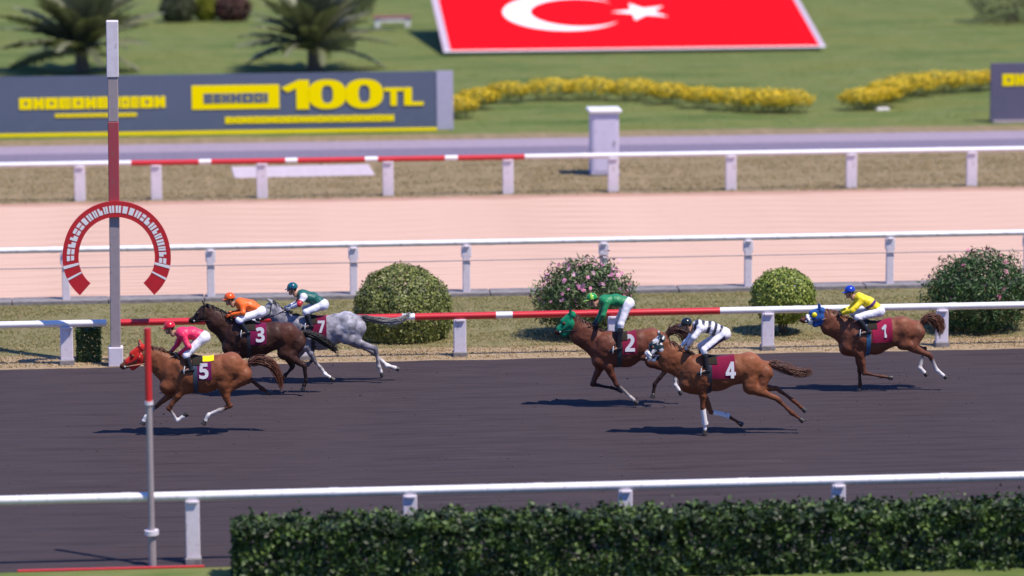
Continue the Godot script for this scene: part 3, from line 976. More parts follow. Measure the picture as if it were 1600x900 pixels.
func build_signs() -> void:
	var o := thing("advertising_board", "long slate blue advertising board with yellow 100TL lettering", "sign", Vector3(0, 0, -127.45))
	o.rotation.x = -.06
	var panel := put("board_panel", plate(-14.0, 8.45, .12, 2.14, .08), M.sign_blue, o)
	put("end_panel", plate(8.455, 9.05, .03, 2.15, .11), M.sign_end, o)
	put("yellow_stripe", plate(-14.0, 8.9, .0, .115, .1), M.yellow, o)
	for x in [-12.0, -8.0, -4.0, 0.0, 4.0, 8.0]:
		var b := Build.new()
		b.box(Transform3D(Basis(Vector3.RIGHT, .5), Vector3(x, .85, -.55)), Vector3(.08, 2.0, .08), .01)
		put("prop", b.mesh(), M.grey_paint, o)
	var z := .085
	var hx := 2.87
	for d in ["1", "0", "0"]:   # each figure its own piece
		var w := 1.0 if d == "1" else 1.36
		var t := words(d, hx, hx + w, .84, 1.89, .03, .45)
		t[1].origin.z += z
		put("figure", t[0], M.yellow, panel, t[1])
		hx += w - .03
	hx = 6.56
	for d in ["T", "L"]:
		var t := words(d, hx, hx + .7, .92, 1.57, .03, .45)
		t[1].origin.z += z
		put("letter", t[0], M.yellow, panel, t[1])
		hx += .72
	var bx := put("yellow_box", plate(-.33, 2.8, .88, 1.74, .02), M.yellow, panel, Transform3D(Basis.IDENTITY, Vector3(0, 0, z)))
	unreadable(bx, .1, 2.4, 1.1, 1.45, .34, M.sign_blue, 3, .025)
	unreadable(panel, .85, 6.95, .36, .6, .2, M.yellow, 4, z + .01)
	unreadable(panel, -6.46, -1.2, .97, 1.38, .4, M.yellow, 6, z + .01)
	unreadable(panel, -5.2, -2.3, .67, .8, .12, M.yellow, 8, z + .01)
	unreadable(panel, -13.0, -8.4, .8, 1.5, .6, M.yellow, 9, z + .01)
	var r := thing("advertising_board", "dark grey advertising board with yellow lettering standing on grass beyond the yellow flowers", "sign", Vector3(0, 0, -127.35))
	var rp := put("board_panel", plate(28.68, 36.0, .02, 2.17, .1), M.sign_grey, r)
	unreadable(rp, 29.1, 34.6, 1.34, 1.77, .4, M.yellow, 12, .11)
	put("board_foot", plate(28.75, 36.0, -.02, .08, .4), M.grey_paint, r)

	# great red flag on a leaning frame
	var at := Vector3(18.85, -.12, -153.3)
	var fl := thing("flag_display", "huge red flag with white crescent and star leaning on the lawn", "flag", at)
	fl.rotation.x = deg_to_rad(-78.5)
	var w := 8.05
	var g := 10.9
	var cloth := put("flag_cloth", plate(-w, w, 0, g, .05), M.flag_red, fl, Transform3D(Basis.IDENTITY, Vector3(0, 0, .3)))
	var fr := Build.new()
	fr.box(Transform3D(Basis.IDENTITY, Vector3(0, g * .5, .235)), Vector3(2 * w + .1, g + .02, .12), .02)
	put("flag_frame", fr.mesh(), M.navy, fl)
	put("border", plate(-w - .32, -w - .02, -.02, g, .06), M.flag_border, fl, Transform3D(Basis.IDENTITY, Vector3(0, 0, .3)))
	put("border", plate(w + .02, w + .26, -.02, g, .06), M.flag_border, fl, Transform3D(Basis.IDENTITY, Vector3(0, 0, .3)))
	put("border", plate(-w - .32, w + .26, -.14, -.03, .06), M.flag_white, fl, Transform3D(Basis.IDENTITY, Vector3(0, 0, .3)))
	# crescent and star
	var cz := .055
	var cx := -w + g * .5
	var b := Build.new()
	var c1 := Vector2(cx, g * .5)
	var c2 := c1 + Vector2(.0625 * g, 0)
	var r1 := g * .25
	var r2 := g * .2
	# the two circles cross where the horns end
	var dd := .0625 * g
	var xx := (dd * dd + r1 * r1 - r2 * r2) / (2.0 * dd)
	var t1 := acos(clampf(xx / r1, -1, 1))
	var t2 := acos(clampf((xx - dd) / r2, -1, 1))
	for k in 48:
		var q := []
		for kk in [k, k + 1]:
			var u: float = kk / 48.0
			var a1 := lerpf(t1, TAU - t1, u)
			var a2 := lerpf(t2, TAU - t2, u)
			q.append([c1 + Vector2(cos(a1), sin(a1)) * r1, c2 + Vector2(cos(a2), sin(a2)) * r2])
		b.face([Vector3(q[0][0].x, q[0][0].y, cz), Vector3(q[1][0].x, q[1][0].y, cz), Vector3(q[1][1].x, q[1][1].y, cz), Vector3(q[0][1].x, q[0][1].y, cz)], Vector3.BACK)
	put("crescent", b.mesh(), M.flag_white, cloth)
	var s := Build.new()
	var sc := Vector2(c2.x - r2 + g / 3.0 + .125 * g, g * .5)
	var pts := []
	for k in 10:
		var a := PI + TAU * k / 10.0
		var rr := .125 * g * (1.0 if k % 2 == 0 else .382)
		pts.append(Vector3(sc.x + cos(a) * rr, sc.y + sin(a) * rr, cz))
	for k in 10:
		s.face([Vector3(sc.x, sc.y, cz), pts[k], pts[(k + 1) % 10]], Vector3.BACK)
	put("star", s.mesh(), M.flag_white, cloth)
	for x in [-7.2, -2.4, 2.4, 7.2]:
		var l := Build.new()
		l.box(Transform3D(Basis(Vector3.RIGHT, deg_to_rad(78.5)), Vector3(x, g - .4, .1) + Vector3(0, -.0, -1.2)), Vector3(.12, 2.3, .12), .01)
		put("support_leg", l.mesh(), M.navy, fl)

	# white cabinet behind the far rail
	var c := thing("white_cabinet", "square white metal cabinet with a lid behind the farthest rail", "cabinet", Vector3(13.12, 0, -115.2))
	var cb := Build.new()
	cb.box(Transform3D(Basis.IDENTITY, Vector3(0, 1.05, 0)), Vector3(.9, 2.1, .8), .03)
	put("cabinet_body", cb.mesh(), M.cabinet, c)
	var lid := Build.new()
	lid.box(Transform3D(Basis.IDENTITY, Vector3(0, 2.13, 0)), Vector3(1.08, .12, .98), .03)
	put("lid", lid.mesh(), M.white, c)
	var dr := Build.new()
	dr.box(Transform3D(Basis.IDENTITY, Vector3(0, 1.05, .4)), Vector3(.74, 1.8, .03), .01)
	var door := put("door", dr.mesh(), M.cabinet, c)
	var hd := Build.new()
	hd.box(Transform3D(Basis.IDENTITY, Vector3(.3, 1.1, .43)), Vector3(.03, .16, .04), .008)
	put("handle", hd.mesh(), M.metal, door)
	var ft := Build.new()
	ft.box(Transform3D(Basis.IDENTITY, Vector3(0, .04, 0)), Vector3(1.02, .1, .92), .02)
	put("base", ft.mesh(), M.concrete, c)

	# small things on the lawn
	var mk := Build.new()
	mk.box(Transform3D(Basis(Vector3.UP, .1), Vector3(0, .04, 0)), Vector3(.5, .1, .3), .02)
	tag(put("marker_stone", mk.mesh(), M.white, self, Transform3D(Basis.IDENTITY, Vector3(25.5, 0, -131.5))), "small flat white stone on grass in front of the shorter flower row", "stone")
	var bn := thing("low_bench", "low white bench with a dark red top beside the flag", "bench", Vector3(9.0, 0, -166.5))
	var bt := Build.new()
	bt.box(Transform3D(Basis.IDENTITY, Vector3(0, .47, 0)), Vector3(1.8, .08, .5), .02)
	put("seat", bt.mesh(), plain(srgb(.28, .06, .1), .6), bn)
	for x in [-.7, .7]:
		var lg := Build.new()
		lg.box(Transform3D(Basis.IDENTITY, Vector3(x, .21, 0)), Vector3(.25, .43, .4), .02)
		put("leg", lg.mesh(), M.white, bn)
	var ap := Build.new()
	ap.box(Transform3D(Basis.IDENTITY, Vector3(0, .33, .2)), Vector3(1.14, .16, .05), .01)
	put("apron", ap.mesh(), M.white, bn)


func build_plants() -> void:
	var small := leaf_mesh(.075, .05)
	var long := leaf_mesh(.15, .035)
	var big := leaf_mesh(.12, .08)
	var box_green := [lin(84, 94, 38), lin(100, 110, 48), lin(116, 124, 60), lin(128, 134, 68)]
	var lime := [lin(90, 108, 34), lin(112, 130, 44), lin(134, 148, 58), lin(148, 158, 70)]
	var ole := [lin(50, 72, 40), lin(66, 92, 50), lin(86, 108, 62), lin(104, 120, 78)]
	bush("round_clipped_bush", "big round clipped bush behind the grey horse's tail", Vector3(4.86, 0, -86.6), 15000, Vector3(0, .58, 0), Vector3(1.24, 1.24, 1.24), .08, box_green, 201, small, .08, .45)
	bush("round_clipped_bush", "smaller light green clipped bush beside the white rail", Vector3(14.28, 0, -86.1), 9000, Vector3(0, .92, 0), Vector3(.82, .7, .82), .13, lime, 203, small, .12, .5)
	var o1 := bush("oleander_bush", "loose oleander bush with pink blossom behind the rider in green", Vector3(9.35, 0, -86.2), 9000, Vector3(0, .95, 0), Vector3(1.22, .95, 1.1), .4, ole, 205, long, .25, .9)
	flowers(o1, 190, Vector3(0, .95, 0), Vector3(1.26, 1.0, 1.15), .4, [lin(214, 140, 172), lin(196, 116, 156), lin(206, 158, 178)], 206, .05)
	var o2 := bush("oleander_bush", "dark oleander bush with few pink flowers at far right behind the rail", Vector3(19.2, 0, -85.9), 10000, Vector3(0, .95, 0), Vector3(1.42, 1.05, 1.1), .34, [lin(44, 70, 36), lin(56, 88, 42), lin(72, 102, 52)], 207, long, .25, .9)
	flowers(o2, 30, Vector3(0, .95, 0), Vector3(1.4, 1.05, 1.15), .34, [lin(200, 120, 150), lin(180, 96, 130)], 208, .06)
	# square clipped shrub by the post
	var sq := thing("square_clipped_shrub", "small square clipped dark green shrub beside the winning post", "bush", Vector3(-2.78, 0, -84.35))
	rng.seed = 209
	var where := []
	var tint := PackedColorArray()
	for k in 3800:
		var d := Vector3(rng.randf_range(-1, 1), rng.randf_range(0, 1), rng.randf_range(-1, 1))
		var ax := rng.randi() % 3
		d[ax] = (1.0 if ax == 1 else signf(rng.randf() - .5)) * rng.randf_range(.88, 1.03)
		var o := Vector3.ZERO
		o[ax] = signf(d[ax])
		where.append(leaf_place(d * Vector3(.27, .78, .27), o, .5, rng.randf_range(.6, 1.1)))
		tint.append([lin(50, 70, 28), lin(62, 84, 34), lin(74, 96, 42)][rng.randi() % 3])
	scatter("foliage", small, M.leaf, where, tint, sq)
	stems(sq, "stem", .6, .15, 4, 210, .02)
	# near hedge
	var hg := thing("clipped_hedge", "long dark green hedge in front of the nearest rail", "hedge", Vector3(0, 0, -62.7))
	rng.seed = 211
	where = []
	tint = PackedColorArray()
	var n := FastNoiseLite.new()
	n.seed = 3
	n.frequency = .9
	while where.size() < 60000:
		var x := rng.randf_range(.45, 19.0)
		var front := rng.randf() < .5
		var bump := n.get_noise_2d(x * 2.0, 3.0 if front else 40.0) * .16
		var p := Vector3.ZERO
		var o := Vector3.UP
		var deep := absf(rng.randfn()) * .1
		if front:
			var y := rng.randf_range(0, 1.05)
			p = Vector3(x, y, .55 + n.get_noise_2d(x * 2.0, y * 2.0) * .2 - deep)
			o = Vector3.BACK
		else:
			var z := rng.randf_range(-.55, .6)
			p = Vector3(x, 1.06 + n.get_noise_2d(x * 2.0, z * 2.0 + 9.0) * .26 - deep + (rng.randf() * .16 if rng.randf() < .06 else 0.0), z)
		if x < .6 + bump and rng.randf() < .6:
			continue
		where.append(leaf_place(p, o, .8, rng.randf_range(.55, 1.2)))
		var q := n.get_noise_3dv(p * 2.5) + rng.randfn() * .15
		tint.append((lin(34, 50, 22) if q < -.1 else lin(52, 74, 32) if q < .18 else lin(84, 106, 48)) * rng.randf_range(.75, 1.2))
	for k in 2500:
		where.append(leaf_place(Vector3(.45 + absf(rng.randfn()) * .06, rng.randf_range(0, 1.05), rng.randf_range(-.55, .55)), Vector3.LEFT, .7, rng.randf_range(.6, 1.2)))
		tint.append(lin(52, 74, 32) * rng.randf_range(.7, 1.2))
	scatter("foliage", big, M.leaf, where, tint, hg)
	for k in 12:
		var b := Build.new()
		b.tube([Vector3(1.0 + k * 1.5, 0, 0), Vector3(1.1 + k * 1.5, .5, .1), Vector3(1.0 + k * 1.5, .9, 0)], [.03, .025, .01], 6)
		put("stem", b.mesh(), M.bark, hg)
	# yellow flower rows on the lawn
	var rows := [
		["curved row of yellow flowering shrubs running from the long board to below the flag", [Vector3(9.3, 0, -130.9), Vector3(10.4, 0, -133.6), Vector3(11.7, 0, -135.6), Vector3(13.4, 0, -136.2), Vector3(15.0, 0, -136.0), Vector3(16.6, 0, -135.6), Vector3(17.8, 0, -134.4), Vector3(18.9, 0, -133.0), Vector3(20.0, 0, -132.0), Vector3(21.1, 0, -131.3), Vector3(21.8, 0, -131.1)]],
		["shorter row of yellow flowering shrubs beside the dark grey board", [Vector3(24.75, 0, -131.6), Vector3(25.6, 0, -132.4), Vector3(26.3, 0, -134.2), Vector3(27.4, 0, -135.6), Vector3(28.6, 0, -136.5), Vector3(29.9, 0, -137.0), Vector3(31.2, 0, -137.6)]],
	]
	var yel := [lin(226, 188, 20), lin(244, 208, 24), lin(252, 222, 44), lin(196, 172, 34)]
	var sd := 300
	for q in rows:
		var o := thing("flower_row", q[0], "flowers")
		for p in q[1]:
			sd += 3
			var rad := Vector3(1.0, .4, .58) * (.95 + .14 * sin(sd * 1.7))
			var c := crown(1100, p + Vector3(0, .42, 0), rad, .3, .2, [lin(70, 84, 28), lin(96, 100, 30), lin(128, 122, 34)], sd, .7, .02)
			scatter("shrub_leaves", small, M.leaf, c[0], c[1], o).name = "shrub_leaves_%03d" % sd
			var fc := crown(1500, p + Vector3(0, .5, 0), rad * Vector3(1.02, .95, 1.02), .3, .1, yel, sd + 1, .5, .32)
			scatter("blossom", small, M.leaf, fc[0], fc[1], o).name = "blossom_%03d" % sd
	# palms and shrubs on the lawn
	var kinds := [frond_mesh(1, 1.0), frond_mesh(2, 1.0), frond_mesh(3, 1.0)]
	var mats := []
	for c in [srgb(.15, .16, .09), srgb(.19, .195, .12), srgb(.12, .13, .072)]:
		var fm := plain(c, .5)
		fm.backlight_enabled = true
		fm.backlight = Color(.25, .28, .14)
		mats.append(fm)
	palm("young palm behind the left end of the long blue board", Vector3(-4.9, 0, -148.5), 3.6, 401, kinds, mats)
	palm("young palm behind the right half of the long blue board", Vector3(4.72, 0, -148.0), 3.3, 403, kinds, mats)
	var dark := [lin(40, 48, 26), lin(54, 62, 34), lin(70, 76, 44)]
	for q in [["dark rounded shrub far back left of the yellowish shrub", Vector3(-1.0, 0, -170.5), Vector3(.9, .8, .8), dark], ["yellowish green shrub between two darker shrubs far back", Vector3(.35, 0, -170.8), Vector3(.55, .8, .5), [lin(110, 116, 20), lin(140, 140, 30)]], ["dark red leaved shrub far back on the lawn", Vector3(1.6, 0, -170.5), Vector3(.9, .75, .7), [lin(74, 40, 36), lin(96, 54, 48), lin(60, 34, 32)]], ["large dark shrub at the top right corner of the lawn", Vector3(38.2, 0, -165.0), Vector3(2.3, 1.5, 1.8), dark], ["grey green shrub left of the flag", Vector3(7.3, 0, -172.5), Vector3(1.3, 1.2, 1.0), [lin(70, 84, 50), lin(88, 98, 62)]]]:
		sd += 5
		bush("shrub", q[0], q[1], 3600, Vector3(0, q[2].y * .8, 0), q[2], .22, q[3], sd, big, .16, .7)
	# grasses
	grass("verge_grass", "dry straw and low grass along the far edge of the dark track", 14000, -9, 24, -86.0, -83.55, .05, [lin(196, 170, 130), lin(176, 148, 106), lin(150, 140, 90), lin(208, 186, 150)], 501)
	grass("infield_tufts", "short green and dry grass between the two nearer rails", 30000, -10, 26, -92.1, -85.6, .06, [lin(150, 148, 88), lin(166, 156, 100), lin(134, 138, 76), lin(190, 170, 122)], 503)
	grass("far_verge_grass", "dry grass tufts between the sand track and the road", 20000, -14, 36, -119.5, -110.6, .07, [lin(182, 158, 116), lin(158, 144, 96), lin(196, 170, 132), lin(140, 134, 84)], 505)
	grass("lawn_grass", "mown green grass on the wide lawn behind the road", 60000, -14, 44, -180, -126.5, .05, [lin(108, 130, 62), lin(120, 140, 70), lin(130, 144, 78), lin(146, 150, 90)], 507)


# ---------------------------------------------------------------- horses
func strands(b: Build, path: Array, count: int, spread: Array, r0: float, col: Color, col2: Color, seed_: int) -> void:
	rng.seed = seed_
	for k in count:
		var o := Vector3(rng.randfn() * .45, rng.randfn() * .5, rng.randfn() * .5)
		var reach := rng.randf_range(.72, 1.0)
		var pts := []
		var rad := []
		var wob := Vector3(rng.randfn(), rng.randfn(), rng.randfn()) * .02
		var steps := 9
		for j in steps:
			var t := j / (steps - 1.0) * reach
			var u := t * (path.size() - 1)
			var i := mini(int(u), path.size() - 2)
			var p0: Vector3 = path[maxi(i - 1, 0)]
			var p3: Vector3 = path[mini(i + 2, path.size() - 1)]
			var p: Vector3 = path[i].cubic_interpolate(path[i + 1], p0, p3, u - i)
			var s := lerpf(spread[0], spread[1], sin(minf(t * 1.35, 1.0) * PI * .5)) * (1.0 - .45 * t)
			pts.append(p + o * s + wob * sin(t * 9.0 + k))
			rad.append(r0 * (1.0 - .8 * t / reach) + .002)
		b.tube(pts, rad, 4, col * rng.randf_range(.7, 1.25), col2 * rng.randf_range(.7, 1.25), false)


func drape(fl: Flesh, centre: Vector3, x0: float, x1: float, off: float, a0: float, a1: float, low: float, col: Callable, slant := 0.0) -> Build:
	# a sheet that lies on the barrel: rays from the axis meet the skin; `off` clear of it
	var b := Build.new()
	var cols := 14
	var rows := 40
	for i in cols + 1:
		for j in rows + 1:
			var u := float(i) / cols
			var w := float(j) / rows
			var a := lerpf(a0, a1, w)
			var d := Vector3(0, cos(a), sin(a))
			var x := lerpf(x0, x1, u) + slant * absf(sin(a))
			var o := Vector3(x, centre.y, 0)
			var r := .62 if a1 < 3.0 else .43
			while r > .05 and fl.at(o + d * r) > off:
				r -= .01
			var lo_ := r
			var hi_ := r + .01
			for k in 5:
				var m := (lo_ + hi_) * .5
				if fl.at(o + d * m) > off: hi_ = m
				else: lo_ = m
			var p := o + d * hi_
			if p.y < low:
				p.y = low
				var zz := .6
				while zz > .02 and fl.at(Vector3(x, low, zz * signf(d.z))) > off:
					zz -= .006
				p.z = zz * signf(d.z)
			b.vert(p, d, col.call(u, w))
	for i in cols:
		for j in rows:
			var q := i * (rows + 1) + j
			b.quad(q, q + 1, q + rows + 2, q + rows + 1)
	# turn the edges down to the skin so that the sheet has thickness
	var first := b.v.size()
	var rim := []
	for j in rows + 1: rim.append(j)
	for i in range(1, cols + 1): rim.append(i * (rows + 1) + rows)
	for j in range(rows - 1, -1, -1): rim.append(cols * (rows + 1) + j)
	for i in range(cols - 1, 0, -1): rim.append(i * (rows + 1))
	for k in rim.size():
		var q: int = rim[k]
		var c0 := Vector3(b.v[q].x, centre.y, 0)
		var inward := (c0 - b.v[q]).normalized() * off * 1.2
		b.vert(b.v[q], b.n[q], b.c[q])
		b.vert(b.v[q] + inward, b.n[q], b.c[q])
	for k in rim.size():
		var m := (k + 1) % rim.size()
		b.quad(first + 2 * k, first + 2 * m, first + 2 * m + 1, first + 2 * k + 1)
	var fx := Flesh.new()
	fx.renormal(b)
	return b


func build_horse(num: int, look: Dictionary) -> void:
	var R: Dictionary = RUNNERS[num]
	var o := thing("racehorse", look.label, "horse", R.at, "racehorses galloping on the dark track")
	var coat: Color = look.coat
	var pts_col: Color = look.points
	var v := func(k: String, z := 0.0) -> Vector3: return Vector3(R[k].x, R[k].y, z)
	var W: Vector3 = v.call("withers")
	var G: Vector3 = v.call("girth")
	var C: Vector3 = v.call("chest")
	var fl := Flesh.new()
	var belly_col: Color = coat * look.get("belly", .82)
	var pair := func(a: Vector3, b: Vector3, hw: float) -> Array:
		return [(a + b) * .5, (a - b).length() * .5, hw]
	var seg := func(p: Array, q: Array, k: float, ca: Color, cb: Color) -> void:
		fl.add(p[0], q[0], p[1], q[1], (p[1] + q[1]) / (p[2] + q[2]), k, ca, cb)
	var A: Array = pair.call(W, G, .25)
	var Bb: Array = pair.call(v.call("back"), v.call("belly"), .295)
	var Lb: Array = pair.call(v.call("loin"), v.call("flank"), .265)
	var cr: Vector3 = v.call("croup")
	var Hp := [cr + Vector3(-.02, -.285, 0), .285, .265]
	var bt: Vector3 = v.call("buttock")
	var Bt := [bt + Vector3(-.17, .04, 0), .19, .22]
	var Ch := [C + Vector3(.17, .03, 0), .185, .19]
	seg.call(A, Bb, .05, coat, coat)
	seg.call(Bb, Lb, .05, coat, coat)
	seg.call(Lb, Hp, .05, coat, look.get("rump", coat))
	seg.call(Hp, Bt, .06, look.get("rump", coat), coat)
	seg.call(Ch, A, .07, coat, coat)
	# dock
	var dk: Vector3 = v.call("dock")
	fl.add(dk + Vector3(-.2, -.03, 0), dk, .1, .05, 1.0, .06, coat, coat)
	# neck
	var poll: Vector3 = v.call("poll")
	var jaw: Vector3 = v.call("jaw")
	var N0 := [(W + C) * .5 + Vector3(.03, .03, 0), (W - C).length() * .5 * .8, .15]
	var N1: Array = pair.call(v.call("crest"), v.call("under"), .115)
	var N2 := [(poll + jaw) * .5 + Vector3(.05, .01, 0), (poll - jaw).length() * .5 * .82, .1]
	seg.call(N0, A, .06, coat, coat)
	seg.call(N0, N1, .06, coat, coat)
	seg.call(N1, N2, .05, coat, coat)
	# head
	var mz: Vector3 = v.call("muzzle")
	var fwd: Vector3 = (mz - (poll + jaw) * .5).normalized()
	var low: Vector3 = (jaw - poll).normalized()
	var cheek: Vector3 = poll.lerp(jaw, .58) + fwd * .08
	var tip := mz - fwd * .07
	var hc: Color = look.get("head", coat)
	fl.add(cheek, tip, .125, .062, 1.35, .03, hc, look.get("muzzle", hc * .55))
	fl.add(poll + fwd * .06 + low * .06, mz - fwd * .14 - low * .02, .075, .05, 1.1, .03, hc, hc)
	fl.add(tip, tip + low * .045 + fwd * -.02, .056, .04, 1.1, .02, look.get("muzzle", hc * .55), look.get("muzzle", hc * .55))
	for s in [-1.0, 1.0]:
		var er: Vector3 = v.call("ear")
		var root := poll + Vector3(0, -.01, .055 * s)
		fl.add(root, root + (er + Vector3(0, .07, .06 * s) - root).normalized() * .13, .034, .01, 1.0, .02, hc, hc * .5)
		# eye ridge and nostril
		var ey := poll + fwd * .2 + low * .09
		fl.add(ey + Vector3(0, 0, .085 * s), ey + fwd * .03 + Vector3(0, 0, .082 * s), .03, .022, 1.0, .02, hc, hc * .25)
		fl.add(tip + low * -.01 + Vector3(0, 0, .04 * s), tip + low * -.015 + fwd * .02 + Vector3(0, 0, .038 * s), .024, .018, 1.0, .015, hc * .4, hc * .3)
	# shoulders, thighs and legs
	var feet := []
	for leg in ["near_fore", "far_fore", "near_hind", "far_hind"]:
		var q: Array = R[leg]
		var s := 1.0 if leg.begins_with("near") else -1.0
		var sock = look.get("socks", {}).get(leg)
		var low_col: Color = pts_col if sock == null else sock
		var d: Vector3 = (q[3] - q[2]).normalized()
		if leg.ends_with("fore"):
			var sh := Vector3(lerpf(W.x, C.x, .3), lerpf(W.y, C.y, .25), .15 * s)
			var po := C + Vector3(.13, .06, .13 * s)
			fl.add(sh, po, .1, .12, 1.5, .07, coat, coat)
			fl.add(po, q[0], .12, .11, 1.2, .06, coat, coat)
			fl.add(q[0], q[0].lerp(q[1], .45), .1, .078, 1.1, .05, coat, coat)
			fl.add(q[0].lerp(q[1], .45), q[1], .075, .05, 1.0, .03, coat, coat.lerp(pts_col, .6))
			fl.add(q[1], q[1] + (q[2] - q[1]) * .12, .052, .044, 1.0, .02, coat.lerp(pts_col, .6), pts_col)
			fl.add(q[1], q[2], .038, .036, 1.0, .02, pts_col, low_col)
		else:
			var hip := cr + Vector3(-.03, -.2, .14 * s)
			fl.add(hip, q[0], .2, .15, 1.5, .06, look.get("rump", coat), coat)
			fl.add(bt + Vector3(-.13, 0, .12 * s), q[0].lerp(q[1], .35), .14, .085, 1.4, .06, coat, coat)
			fl.add(q[0], q[0].lerp(q[1], .5), .13, .085, 1.3, .05, coat, coat)
			fl.add(q[0].lerp(q[1], .5), q[1], .082, .052, 1.1, .03, coat, coat.lerp(pts_col, .6))
			fl.add(q[1] + (q[1] - q[2]).normalized() * .05, q[1] + (q[2] - q[1]) * .2, .04, .048, 1.0, .02, coat.lerp(pts_col, .6), pts_col)
			fl.add(q[1], q[2], .045, .038, 1.0, .02, pts_col, low_col)
		fl.add(q[2], q[2] + d * .02, .046, .046, 1.0, .02, low_col, low_col)
		fl.add(q[2], q[3] - d * .03, .038, .042, 1.0, .015, low_col, low_col)
		feet.append([q[3], d])
	fl.make(.0165)
	var dap := FastNoiseLite.new()
	dap.seed = num * 13
	dap.frequency = look.get("freq", 3.0)
	var mot: float = look.get("mottle", .22)
	var relief := FastNoiseLite.new()
	relief.seed = num * 17
	relief.frequency = 3.2
	relief.fractal_octaves = 3
	var paint := func(p: Vector3, bi: int, t: float, base: Color) -> Color:
		var q := 1.0 + dap.get_noise_3dv(p) * mot + dap.get_noise_3dv(p * 5.0) * mot * .4
		return base * q
	var body := put("body", fl.skin(paint, relief, .02).mesh(), M.coat, o)
	# hooves
	for q in feet:
		var d: Vector3 = q[1]
		var b := Build.new()
		var x := d.cross(Vector3(0, 0, 1)).normalized()
		b.lathe(Transform3D(Basis(x, -d, x.cross(-d)), q[0]), [Vector2(.0, .06), Vector2(.042, .055), Vector2(.046, .03), Vector2(.058, -.045), Vector2(.056, -.055), Vector2(.0, -.055)], 12, Color(.05, .042, .038))
		put("hoof", b.mesh(), M.leather, o)
	# tail and mane
	var path := []
	for q in R.tail: path.append(Vector3(q.x, q.y, 0))
	var tb := Build.new()
	strands(tb, path, 240, [.035, look.get("tail_spread", .11)], .0075, look.tail, look.get("tail_end", look.tail), num * 7)
	put("tail", tb.mesh(), M.hair, o)
	var mb := Build.new()
	rng.seed = num * 31
	for k in 90:
		var t := rng.randf()
		var crest: Vector3 = poll.lerp(v.call("crest"), t * 2.0) if t < .5 else v.call("crest").lerp(W + Vector3(-.05, .0, 0), t * 2.0 - 1.0)
		var s := rng.randf_range(-1, 1)
		crest += Vector3(0, .012, .02 * s)
		var back := Vector3(rng.randf_range(.02, .1), rng.randf_range(-.02, .05), .05 * s)
		mb.tube([crest + Vector3(0, -.03, 0), crest + back * .6, crest + back + Vector3(.02, -.03 - .05 * absf(s), .03 * s)], [.016, .011, .003], 4, look.tail * rng.randf_range(.7, 1.2), null, false)
	put("mane", mb.mesh(), M.hair, o)
	# saddle cloth with its number
	var bk: Vector3 = v.call("back")
	var ctr := Vector3(bk.x, Bb[0].y, 0)
	var cx: float = look.cloth_x
	var cw: float = look.get("cloth_w", .5)
	var maroon: Color = look.get("cloth", lin(118, 22, 58))
	var drop: float = look.get("cloth_drop", .46)
	var sc := put("saddle_cloth", drape(fl, ctr, cx - cw * .5, cx + cw * .5, .014, -1.75, 1.75, bk.y - drop, func(u, w): return maroon).mesh(), M.cloth, o)
	if look.has("pad"):
		put("saddle_pad", drape(fl, ctr, cx - .05, cx + cw * .5 + .06, .026, -.5, .5, -9.0, func(u, w): return look.pad).mesh(), M.cloth, o)
	put("saddle", drape(fl, ctr, cx - cw * .5 - .1, cx - cw * .5 + .12, .03, -.75, .75, -9.0, func(u, w): return Color(.02, .016, .015)).mesh(), M.cloth, o)
	put("girth", drape(fl, Vector3(G.x + .06, A[0].y, 0), G.x + .06, G.x + .16, .012, -PI, PI, -9.0, func(u, w): return look.get("girth", Color(.02, .02, .03))).mesh(), M.leather, o)
	var nh: float = look.get("number_h", .3)
	var tw := words(str(num), 0, nh * (.42 if num == 1 else .62), 0, nh, .02, .5)
	var tm: TextMesh = tw[0]
	var arr := tm.get_mesh_arrays()
	var nb := Build.new()
	var nx_: float = look.number_x
	var ny_: float = look.number_y
	var xf: Transform3D = tw[1]
	var tv: PackedVector3Array = arr[Mesh.ARRAY_VERTEX]
	var tn: PackedVector3Array = arr[Mesh.ARRAY_NORMAL]
	for k in tv.size():
		var p := xf * tv[k]
		var q := Vector3(nx_ + p.x, ny_ + p.y, 0)
		var zz := .6
		while zz > .02 and fl.at(Vector3(q.x, q.y, zz)) > .02:
			zz -= .005
		nb.vert(Vector3(q.x, q.y, zz + .006 + p.z * .4), tn[k], Color(.82, .8, .82))
	nb.idx = arr[Mesh.ARRAY_INDEX]
	put("number", nb.mesh(), M.cloth, sc)
	# hood, noseband, bridle, reins
	var bd := Build.new()
	var strap := Color(.025, .018, .016)
	if look.has("hood"):
		var hf := Flesh.new()
		var hcol: Color = look.hood
		hf.add(poll.lerp(jaw, .5) + fwd * .05, poll.lerp(jaw, .5) + fwd * .3, .145, .1, 1.3, .03, hcol, hcol)
		hf.add(poll + low * .05 - fwd * .03, poll + low * .06 + fwd * .2, .09, .075, 1.0, .03, hcol, hcol)
		hf.add(jaw - low * .07, jaw - low * .04 + fwd * .2, .075, .07, 1.0, .03, hcol, hcol)
		for s in [-1.0, 1.0]:
			var root := poll + Vector3(0, -.01, .055 * s)
			hf.add(root, root + Vector3(-.02, .13, .015 * s), .045, .016, 1.0, .02, hcol, look.get("ears", hcol))
		hf.make(.013)
		var spot := FastNoiseLite.new()
		spot.seed = num
		spot.frequency = 5.5
		var spots = look.get("hood_spots")
		var hood := put("hood", hf.skin(func(p, bi, t, base): return spots if spots != null and spot.get_noise_3dv(p) > look.get("spot_at", .36) else base).mesh(), M.cloth, o)
